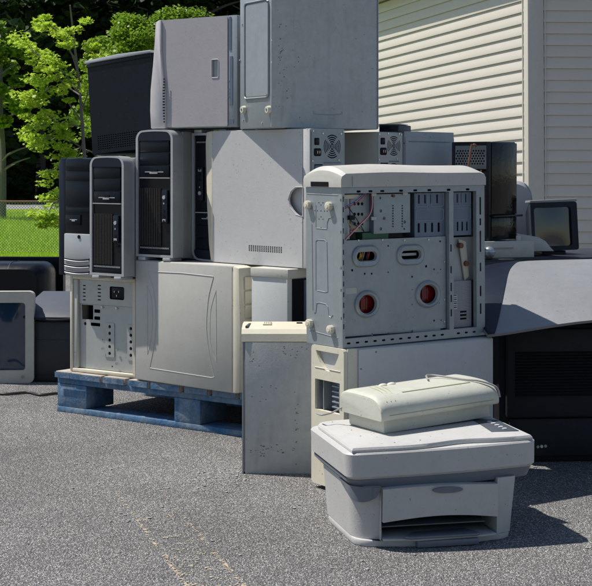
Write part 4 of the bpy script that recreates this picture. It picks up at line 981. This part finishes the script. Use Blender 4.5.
# ------------------------------------------------------------------ printer
PR = (.131, 3.395, 0); PRYAW = 13
def printer():
    r = thing('multifunction_printer', 'pale grey all in one printer with scanner lid, on the asphalt in front', 'printer', PR, PRYAW)
    f = face(r); W, D = .444, .375; q = lambda a, b: B2(f, a, b)
    def outline(x0, x1, y0, y1, bow, rc, n=12):
        pts = []
        for k in range(n+1): t = k/n; pts.append((x0+rc+(x1-x0-2*rc)*t, y0-bow*math.sin(math.pi*t)))
        for k in range(1, 6): a = R(-90+90*k/5); pts.append((x1-rc+rc*math.cos(a), y0+rc+rc*math.sin(a)))
        pts += [(x1, y1-rc)]; 
        for k in range(1, 6): a = R(90*k/5); pts.append((x1-rc+rc*math.cos(a), y1-rc+rc*math.sin(a)))
        for k in range(0, 6): a = R(90+90*k/5); pts.append((x0+rc+rc*math.cos(a), y1-rc+rc*math.sin(a)))
        for k in range(0, 5): a = R(180+90*k/5); pts.append((x0+rc+rc*math.cos(a), y0+rc+rc*math.sin(a)))
        return pts
    def ring(o, z): return [(a, b, z) for a, b in o]
    z_s0, z_s1 = .155, .216
    TS = Matrix.Rotation(R(-1.7), 4, 'Y')      # scanner unit
    xs = lambda px, py=510: f(px, py)[0]
    xl, xr = xs(381), xs(496); zo0, zo1 = .022, .062
    # lower body: left column, right column, back block, base
    bl, br = .010, xs(515, 530)
    col = MB()
    def colm(x0, x1, rl, rr_):
        n = 8; base = []; top = []
        for z, grow, out in ((.016, .0, base), (.139, .012, top)): pass
        def prof(z, g):
            p = []
            if rl:
                for k in range(7): a = R(180+90*k/6); p.append((x0-g+rl+rl*math.cos(a), .012-g+rl+rl*math.sin(a), z))
            else: p.append((x0, -.002-g*.6, z))
            if rr_:
                for k in range(7): a = R(270+90*k/6); p.append((x1+g-rr_+rr_*math.cos(a), .010-g+rr_+rr_*math.sin(a), z))
                p.append((x1+g, D-.03, z)); p.append((x0, D-.03, z)) 
            else:
                p.append((x1, -.004-g*.6, z)); p.append((x1, D-.05, z)); p.append((x0-g+.03, D-.05, z)); p.append((x0-g, D-.09, z))
            return p
        return [prof(.016, 0), prof(.06, .003), prof(.139 if rl else .147, .010)]
    col.loft(colm(bl, xl-.001, .06, 0)); lc = col.build('left_housing', 'printer', r)
    col = MB(); col.loft(colm(xr+.001, br, 0, .028)); col.build('right_housing', 'printer', r)
    MB().box(xl, xr, .14, D-.03, .016, .139).build('rear_housing', 'printer', r)
    # base plate
    MB().prism(outline(bl-.0005, br+.002, .006, D-.06, .022, .05), .0, .0155, 'xy', .003).build('base_plate', 'printer', r)
    # front door with smile shaped lower edge
    n = 14; top = [(xl+.001+(xr-xl-.002)*k/n, .135+.006*math.sin(math.pi*k/n)) for k in range(n+1)]
    bot = [(xr-.001-(xr-xl-.002)*k/n, zo1-.002+.012*math.sin(math.pi*k/n)) for k in range(n+1)]
    d = MB(); t_ = [(x, z) for x, z in top+bot]
    dr = []
    for yy in (-.016, .01): dr.append([(x, yy-.010*math.sin(math.pi*(x-xl)/(xr-xl)), z) for x, z in t_])
    d.loft(dr); dd = d.build('front_door', 'printer', r)
    m = MB(); rings = []; xm = (xl+xr)/2+.012
    for yy in (-.026, -.018): rings.append([(xm+.036*math.cos(2*math.pi*k/20), yy-.004, .130+(.007)*math.sin(2*math.pi*k/20)) for k in range(20)])
    m.loft(rings); m.build('door_grip', 'printer_trim', dd)
    # opening and trays
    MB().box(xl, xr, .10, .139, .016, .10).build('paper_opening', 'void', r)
    t = MB(); t.prism([(xl+.003,.13),(xr-.003,.13),(xr-.003,-.012),(xr-.04,-.02),(xl+.08,-.026),(xl+.03,-.014),(xl+.003,-.010)], .0165, .021, 'xy', .001); tr = t.build('paper_tray', 'printer', r)
    t = MB(); xx0, xx1 = xs(402, 545), xs(477, 540); t.prism([(xx0,-.02),(xx0+.012,-.03),(xx1-.01,-.030),(xx1,-.019),(xx1-.02,.03),(xx0+.03,.02)], .0215, .0275, 'xy', .002); t.build('tray_stop', 'printer_trim', r)
    t = MB(); t.box((xx0+xx1)/2-.062, (xx0+xx1)/2+.085, -.030, -.012, .002, .0165, .002); t.build('base_insert', 'printer_trim', r)
    t = MB(); t.box(xl+.006, xr-.02, .02, .09, .040, .043, .001, M=Matrix.Rotation(R(3), 4, 'X')); t.build('output_tray', 'printer_trim', r)
    # dark band between
    o1 = outline(-.010, W+.004, .004, D, .012, .035); o2 = outline(.012, W-.006, .014, D-.02, .016, .035); o0 = outline(-.004, W, .008, D, .012, .035)
    MB(TS).loft([ring(o2, .131), ring(o0, .1480), ring(o0, .1545)]).build('trim_band', 'printer_trim', r)
    # sagging dark crescent below the band at the left front corner
    m = MB(); pts = [(bl+.004, .1393), (xl, .1393), (xl, .1300), (xl-.03, .124), (bl+.045, .116), (bl+.02, .122)]
    # scanner
    s = MB(TS); s.loft([ring(outline(-.002, W, .006, D, .012, .03), z_s0), ring(outline(-.008, W+.006, .0, D+.002, .012, .032), z_s0+.006), ring(outline(-.010, W+.008, -.002, D+.004, .012, .034), z_s1-.004), ring(outline(-.007, W+.005, .001, D+.002, .012, .034), z_s1)])
    s.build('scanner_body', 'printer', r)
    # lid with a wavy front edge and the control panel
    lid = MB(TS); p = []
    n = 24
    for k in range(n+1):
        t = k/n; x = .004+(W-.008)*t; p.append((x, .006-.010*math.sin(math.pi*t)+.022*math.exp(-((t-.62)/.16)**2)-.004*math.exp(-((t-.3)/.15)**2)))
    for k in range(1, 6): a = R(90*k/5); p.append((W-.04+.036*math.cos(a), D-.045+.04*math.sin(a)))
    for k in range(0, 6): a = R(90+90*k/5); p.append((.045+.04*math.cos(a), D-.045+.04*math.sin(a)))
    def sc(pp, g): cx, cy = W/2, D/2; return [(cx+(a-cx)*g, cy+(b-cy)*g) for a, b in pp]
    lid.loft([ring(p, z_s1+.001), ring(p, z_s1+.006), ring(sc(p, .985), z_s1+.011), ring(sc(p, .93), z_s1+.0135), ring(sc(p, .6), z_s1+.0145)]); lo = lid.build('scanner_lid', 'printer', r)
    m = MB(TS); m.prism([(W-.085,.06),(W-.02,.05),(W-.018,.20),(W-.07,.24)], z_s1+.0130, z_s1+.0155, 'xy', .001); cp = m.build('control_panel', 'slate', lo)
    for k in range(5): MB(TS).cyl((W-.045, .08+k*.025, z_s1+.0156), .006, 'z', .002, 12).build('button', 'panel', cp)
    # crescent
    m = MB(); P = []
    nn = 12; ringA = []; ringB = []
    for k in range(nn+1):
        t = k/nn; a = R(180+90*t); rl = .047; x0_ = bl-.012
        if t <= 1: px_, py_ = x0_+rl+rl*math.cos(a), .001+rl+rl*math.sin(a)
        P.append((px_, py_))
    P += [(x, -.0065+.0005) for x in np.linspace(P[-1][0], xl-.002, 6)][1:]
    P = [(bl-.0125, .12), (bl-.0125, .08)]+P; L_ = len(P); rings = []
    for i, (a, b) in enumerate(P):
        t = i/(L_-1); dz = .034*math.sin(math.pi*t)**.7+.001; n1 = Vector((a-(bl+.05), b-.06)).normalized()
        rings.append([(a-n1.x*.001, b-n1.y*.001, .139), (a+n1.x*.003, b+n1.y*.003, .139), (a+n1.x*.0018, b+n1.y*.0018, .139-dz), (a-n1.x*.004, b-n1.y*.004, .139-dz)])
    m.loft(rings); m.build('trim_crescent', 'printer_trim', r)
    sp = MB(TS); rr = random.Random(11)
    for k in range(26):
        a, b = rr.uniform(.03, W-.1), rr.uniform(.02, D-.03); sp.prism([(a+rr.uniform(.0006,.002)*math.cos(i*1.25), b+rr.uniform(.0006,.002)*math.sin(i*1.25)) for i in range(5)], z_s1+.0132, z_s1+.0149, 'xy')
    sp.build('dirt_speck', mat('brown_grit', (.16,.10,.06), .95), lo)
printer()

def device():
    z = .216+.0168
    r = thing('desktop_scanner', 'small rounded ivory office machine lying on the printer lid', 'office machine', (.209, 3.535, z), 30, -2.6)
    W, D, H = .326, .175, .092
    b = MB(); b.box(.006, W-.006, .012, D-.006, 0, .036, .004).build('base', 'ivory', r)
    # rounded cover: profile y-z swept along x, wider than the base
    prof = [(-.004,.034),(-.008,.040),(-.008,.056),(-.002,.070),(.012,.081),(.035,.089),(.085,.0915),(.14,.0905),(D-.01,.086),(D,.076),(D+.002,.034)]
    P = [(v.x, v.y) for v in spline([(a, c, 0) for a, c in prof], 4)]
    rings = []
    for x, k in ((-.012,.80),(-.010,.90),(-.004,.965),(.004,1.0),(.03,1.0),(W-.03,1.0),(W-.008,1.0),(W,.965),(W+.006,.9),(W+.008,.80)):
        rings.append([(x, D/2+(y-D/2)*(.94+.06*k), .034+(zz-.034)*k) for y, zz in P])
    c = MB(); c.loft(rings); cv = c.build('cover', 'ivory', r)
    m = MB(); pts = [(.075+.205*t, .036, .0897) for t in np.linspace(0, 1, 8)]; m.box(.075, W-.05, .030, .036, .0875, .0895); m.build('olive_strip', 'ivory_green', cv)
    m = MB()
    for k in range(3): m.tube(spline([(.012+k*.012, .004, .0775), (.03+k*.012, .05, .0905), (.045+k*.014, .12, .0915), (.06+k*.014, D-.012, .0868)], 6), .0009, 5)
    m.build('groove', 'ivory_green', cv)
    for x in (.085, .11): MB().ball((x, D-.045, .0915), .011, 2, (1.1,.8,.45)).build('button', 'foot', cv)
    m = MB(); m.tube([(.01, -.0088, .046), (W-.01, -.0088, .046)], .0008, 5); m.build('seam', 'ivory_green', cv)
    # cables
    o = MB().tube(spline([(.20,.10,.095),(.215,.13,.1),(.235,.135,.099),(.255,.10,.0965),(.275,.05,.094),(.30,.02,.0905),(.33,-.004,.075),(.338,-.006,.05)], 8), .0024, 8); c1 = o.build('power_cord', 'cable', None)
    c1.location = r.location; c1.rotation_euler = r.rotation_euler; tag(c1, 'grey cord looped over the top of the ivory machine', 'cord')
device()
def cord2():
    P = [gp(350,404,3.66), gp(340,408.5,3.68), gp(331,413,3.70), gp(322,415,3.69), gp(317,413.5,3.72)]
    P = [(a, b, max(c, .236)) for a, b, c in P]
    o = MB().tube(spline(P, 8), .0022, 8).build('cord', 'cable'); tag(o, 'thin grey cord running left from the ivory machine over the printer lid', 'cord')
cord2()

# ------------------------------------------------------------------ right-hand side
def tv_R():
    r = thing('television', 'large black tube television seen from behind, right of the printer', 'television', (.592, 4.36, 0), 4)
    W, D, H = .78, .5, .405; f = face(r)
    MB().box(0, W, .02, D, .0, H, .012).build('cabinet', 'darktv', r)
    MB().box(.02, W-.02, -.004, .0195, .135, H-.012, .006).build('upper_back', 'darktv', r)
    MB().box(.03, W-.03, .006, .0195, .02, .130, .004).build('lower_back', 'darktv', r)
    m = MB()
    z = f(540, 396)[1]
    while z < f(540, 351)[1]:
        m.prism([(-.0045, z), (-.014, z+.002), (-.0045, z+.0065)], .045, W-.05, 'yz'); z += .0088
    m.build('louvre', 'darktv', r)
    for k, c_ in enumerate(('chrome','label','chrome')):
        a, b = f(538+k*3.8, 447-k*.4); MB().cyl((a, .0, b), .0045, 'y', .006, 12).build('jack', c_, r)
    MB().box(.06, .13, -.0045+.002, -.0042+.004, H-.035, H-.022).build('grip_slot', 'void', r)
tv_R()
def hood_Q():
    r = thing('curved_plastic_shell', 'large curved silver grey plastic shell lying on the black television', 'plastic shell', (.545, 4.17, .395), 14)
    L = .80; prof = [(0,.0),(.06,.026),(.14,.064),(.23,.104),(.33,.136),(.42,.152),(.50,.158),(.56,.154)]
    P = [(v.x, v.y) for v in spline([(a, b, 0) for a, b in prof], 5)]; n = len(P)
    def S(x, y, z, off=0):
        t = x/L; lip = .042*math.sin(math.pi*min(t, .5))*(1-y/.7); drop = math.exp(-x/.045)
        return (x, y-.02*math.sin(math.pi*t)+.03*drop*(1-y/.56), z*(1+.04*math.sin(t*2.2))*(1-.20*drop)+lip+off)
    xs = [0,.01,.02,.035,.055,.08,.11]+list(np.linspace(.15, L, 14)); rings = []
    for x in xs:
        outer = [S(x, y, z) for y, z in P]; inner = [(p[0], p[1]+.006, p[2]-.008) for p in outer[::-1]]
        rings.append(outer+inner)
    s = MB(); s.loft(rings); s.build('curved_cover', 'hood', r, ang=50)
    a = MB(); a.prism([(y+.02, z*.8-.014) for y, z in P[5:]]+[(.56,.012),(.10,.012)], .012, .03, 'yz', .002); a.build('end_cheek', 'navy', r)
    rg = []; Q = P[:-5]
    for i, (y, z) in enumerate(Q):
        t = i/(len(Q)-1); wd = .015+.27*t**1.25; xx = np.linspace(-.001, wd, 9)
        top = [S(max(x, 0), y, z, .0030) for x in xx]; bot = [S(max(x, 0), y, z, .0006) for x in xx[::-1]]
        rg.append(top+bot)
    fl = MB(); fl.loft(rg); fl.build('shadowed_flank', 'navy', r)  # navy sheet paints the chassis shadow together with the shell's darker plastic
    q = S(.07, P[-12][0], P[-12][1]); MB().box(.06, .072, P[-12][0]-.02, P[-12][0]+.02, q[2]+.0005, q[2]+.0045, .001).build('slot', 'void', r)
hood_Q()

def black_X():
    r = thing('black_computer_tower', 'glossy black tower with a mesh end, standing behind the curved grey shell', 'computer', (.633, 4.918, .622), 48.6)
    W, D, H = .166, .15, .325; g = face(r, 'x'); f = face(r)
    MB().box(0.012, W, .006, D, 0, H, .003).build('case_body', 'black', r)
    zs = f(505, 216)[1]
    MB().prism([(.012,zs+.006),(W-.004,zs+.006),(W-.002,H-.004),(.014,H-.002)], -.002, .0055, 'xz', .002).build('glossy_panel', 'gloss', r)
    MB().box(.014, W-.003, -.001, .0055, .004, zs-.004, .002).build('lower_panel', 'gloss', r)
    MB().box(.012, W+.018, -.012, .006, zs-.003, zs+.004, .0015).build('ledge', 'black', r)
    fr = MB(); fr.box(0, .0115, 0, .012, 0, H, .002); fr.box(0, .0115, D-.012, D, 0, H, .002); fr.box(0, .0115, .0121, D-.0121, H-.012, H); fr.box(0, .0115, .0121, D-.0121, .0, .012); fr.build('end_frame', 'black', r)
    m = MB(); hs = []
    for i in range(11):
        for j in range(6): hs.append(circ(.022+i*.0105+(.005 if j % 2 else 0), H-.03-j*.0085, .0034, 6))
    m.plate([(.0125,H-.09),(D-.0125,H-.09),(D-.0125,H-.0125),(.0125,H-.0125)], hs, .003, .0015, 'yz'); m.build('mesh_grille', 'chrome', r)
    m = MB(); m.box(.005, .009, .0125, D-.0125, .013, H-.092); m.build('end_panel', 'void', r)
    m = MB()
    for y in (.03, .055, .11): m.box(.0005, .0045, y, y+.005, .013, H-.093)
    m.build('rail', 'rust', r)
    # bent rusty rod resting against it
    P = [gp(466,172,4.86), gp(471,150,4.86), gp(472,146,4.86), gp(474.5,144.5,4.86), gp(476.5,146.5,4.86)]
    P[0] = gp(461, 215, 4.86)
    o = MB().tube(spline(P, 6), .0036, 8).build('bent_rod', 'rust'); tag(o, 'thin rusty rod with a hooked tip leaning before the black tower', 'rod')
black_X()

def right_bits():
    # beige flat case under the black tower
    r = thing('flat_computer_case', 'flat off white desktop case under the glossy black tower', 'computer case', (.600, 4.90, .565), 20)
    MB().box(0, .195, 0, .36, 0, .052, .004).build('case_body', 'panel_white', r); MB().box(-.003, .198, -.006, -.0005, .0, .055, .002).build('front_bezel', 'beige', r)
    m = MB(); m.box(.02, .12, -.0085, -.0065, .03, .034); m.build('disc_slot', 'cable', r)
    r = thing('storage_crate', 'dark crate holding up the flat off white case, behind the grey shell', 'crate', (.57, 4.84, 0), 20)
    MB().box(0, .5, 0, .34, 0, .5645, .008).build('box_body', 'darkgrey', r); MB().box(-.006, .506, -.006, .346, .50, .53, .004).build('rim', 'darkgrey', r)
    # ball
    r = thing('metal_ball', 'dull metal ball beside the flat off white case, at the edge of the open chassis', 'metal ball', (.627, 4.875, .5655), 30)
    MB().ball((0, 0, .020), .020, 3).build('ball_body', 'ballmetal', r); MB().cyl((0, 0, .0185), .0206, 'z', .003, 28).build('ring', 'steel_dark', r)
    # white rounded monitor back
    x, y, z = gp(519, 236, 5.35)
    r = thing('monitor', 'white tube monitor seen edge on behind the black tower', 'monitor', (x-.08, y, .60), 0)
    prof = [(.0,-.02),(.10,-.02),(.118,.03),(.130,.08),(.130,.16),(.116,.195),(.090,.212),(.06,.216),(0,.216)]
    P = [(v.x, v.y) for v in spline([(a, b, 0) for a, b in prof], 4)]
    m = MB(); m.loft([[(a*k, yy, .03+(b-.03)*k+.0) for a, b in P] for yy, k in ((0,.93),(.008,.99),(.02,1),(.10,1),(.2,.85),(.3,.6))]); m.build('monitor_shell', 'panel_white', r)
    m = MB(); m.tube(spline([(.108,-.001,.004),(.124,-.001,.06),(.124,-.001,.16),(.10,-.001,.205)], 6), .0014, 6); m.build('seam', 'cable', r)
    m = MB(); m.cyl((.05,.12,-.04), .06, 'z', .05, 20, .04); m.build('stand', 'panel_white', r)
    r = thing('storage_crate', 'black crate under the white and dark monitors', 'crate', (.60, 5.27, 0), 0)
    MB().box(0, .95, .02, .45, 0, .553, .01).build('box_body', 'darkgrey', r); MB().box(-.006, .956, .014, .456, .50, .53, .004).build('rim', 'darkgrey', r)
    # dark monitor
    a = gp(529, 249, 5.12)
    r = thing('monitor', 'dark tube monitor with a reflective screen, tilted near the siding', 'monitor', (a[0]+.012, 5.12, .5745), 8, -2, -3)
    W, H = .165, .165; f = face(r)
    m = MB(); m.plate(rrect(0, W, 0, H, .008), [rrect(.012, W-.022, .014, H-.016, .010)], 0, .025); m.build('bezel', 'navy', r)
    m = MB(); m.box(-.001, W+.001, -.002, .06, H+.0005, H+.010, .003); m.build('top_cover', 'hood', r)
    rings = []
    n = 8
    m = MB(); vv = [[(.010+(W-.030)*i/n, .012-.003*math.sin(math.pi*i/n)*math.sin(math.pi*j/n), .012+(H-.026)*j/n) for i in range(n+1)] for j in range(n+1)]; m.loft(vv, cap=False, closed=False); m.build('screen', 'glass', r)
    MB().loft([[(0.002,.026,.002),(W-.002,.026,.002),(W-.002,.026,H-.002),(.002,.026,H-.002)], [(.03,.16,.02),(W-.03,.16,.02),(W-.03,.16,H-.03),(.03,.16,H-.03)]]).build('back_shell', 'navy', r)
    MB().box(.04, W-.04, .02, .13, -.02, -.001, .004).build('stand', 'navy', r)
    # beige sloping part in front of the monitor
    r = thing('keyboard_tray', 'small beige moulded stand in front of the dark monitor', 'stand', (gp(517,250,5.02)[0], 5.02, .580), 8)
    MB().prism([(0,0),(.13,0),(.118,.012),(.10,.034),(.075,.048),(.03,.056),(0,.060)], 0, .12, 'xz', .003).build('moulded_body', 'beige', r)
    MB().box(-.004, .012, -.004, -.0005, .01, .054, .001).build('end_clip', 'foot', r)
    # vertical cord / stand at far right
right_bits()

# ------------------------------------------------------------------ left-hand side
def left_bits():
    a = gp(-18, 384, 5.98)
    r = thing('monitor', 'beige tube monitor with a dark blue screen at the left edge', 'monitor', (a[0], 5.98, 0), 3, 0, 0)
    W, H = .205, .365; z0 = .0
    m = MB(); m.plate(rrect(0, W, z0, H, .02, 5), [rrect(.034, W-.034, .05, H-.045, .012)], 0, .04); m.build('bezel', 'beige', r)
    m = MB(); n = 8; vv = [[(.030+(W-.060)*i/n, .018-.008*math.sin(math.pi*i/n)*math.sin(math.pi*j/n), .046+(H-.087)*j/n) for i in range(n+1)] for j in range(n+1)]; m.loft(vv, cap=False, closed=False); m.build('screen', 'bluescreen', r)
    m = MB(); m.loft([[(x, y, z) for x, z in rrect(i, W-i, i*.6+.002, H-i, .02)] for y, i in ((.041,.001),(.09,.004),(.2,.03),(.32,.05))]); m.build('back_shell', 'beige', r)
    m = MB(); m.cyl((W-.045, -.003, .024), .006, 'y', .003, 14); m.build('power_button', 'cable', r)
    # dark printer (box with slate lid)
    a = gp(33, 388, 5.83)
    r = thing('printer', 'charcoal laser printer with a slate lid, left of the pallet', 'printer', (-1.11, 6.02, 0), -6)
    MB().box(0, .30, 0, .36, 0, .245, .01).build('printer_body', 'darkgrey', r)
    m = MB(); m.prism([(-.010,.2505),(-.012,.262),(.03,.285),(.362,.335),(.368,.2505)], -.004, .304, 'yz', .004); m.build('lid', 'slate', r)
    m = MB(); m.tube(spline([(.02,-.010,.262),(.15,-.020,.250),(.28,-.010,.262)], 8), .006, 8); m.build('lid_lip', 'black', r)
    m = MB(); m.box(.03, .27, -.003, -.0005, .03, .17, .001); m.build('front_door', 'darkgrey', r)
    for x in (.02, .25):
        MB().box(x, x+.03, -.004, -.0005, .18, .20, .001).build('latch', 'black', r)
    # black monitor behind
    r = thing('monitor', 'black tube monitor with rounded back, behind the charcoal printer', 'monitor', (-1.44, 6.62, .0), -4)
    m = MB(); m.loft([[(x, y, z) for x, z in rrect(i, .335-i, .02+i, .435-i*.7, .05, 5)] for y, i in ((0,.035),(.02,.012),(.05,.0),(.20,.0),(.32,.02))]); m.build('monitor_shell', 'black', r)
    m = MB(); m.loft([[(x, y, z) for x, z in rrect(-.01, .345, .01, .445, .02, 4)] for y in (.321, .37)]); m.build('bezel', 'black', r)
    m = MB(); m.box(.08, .28, .08, .30, 0, .0195, .004); m.build('stand', 'black', r)
    m = MB(); m.tube(spline([(.17,-.0,.41),(.172,.05,.436),(.172,.2,.437)], 6), .0014, 5); m.build('seam', 'slate', r)
    # cables on the ground by the printer
    m = MB(); m.tube(spline([(-1.18,5.72,.006),(-1.10,5.66,.006),(-1.02,5.70,.006),(-.96,5.64,.006),(-.90,5.68,.006),(-.86,5.60,.006)], 8), .005, 8); o = m.build('cable', 'cable_dark'); tag(o, 'black cable lying on the asphalt left of the pallet', 'cable')
left_bits()
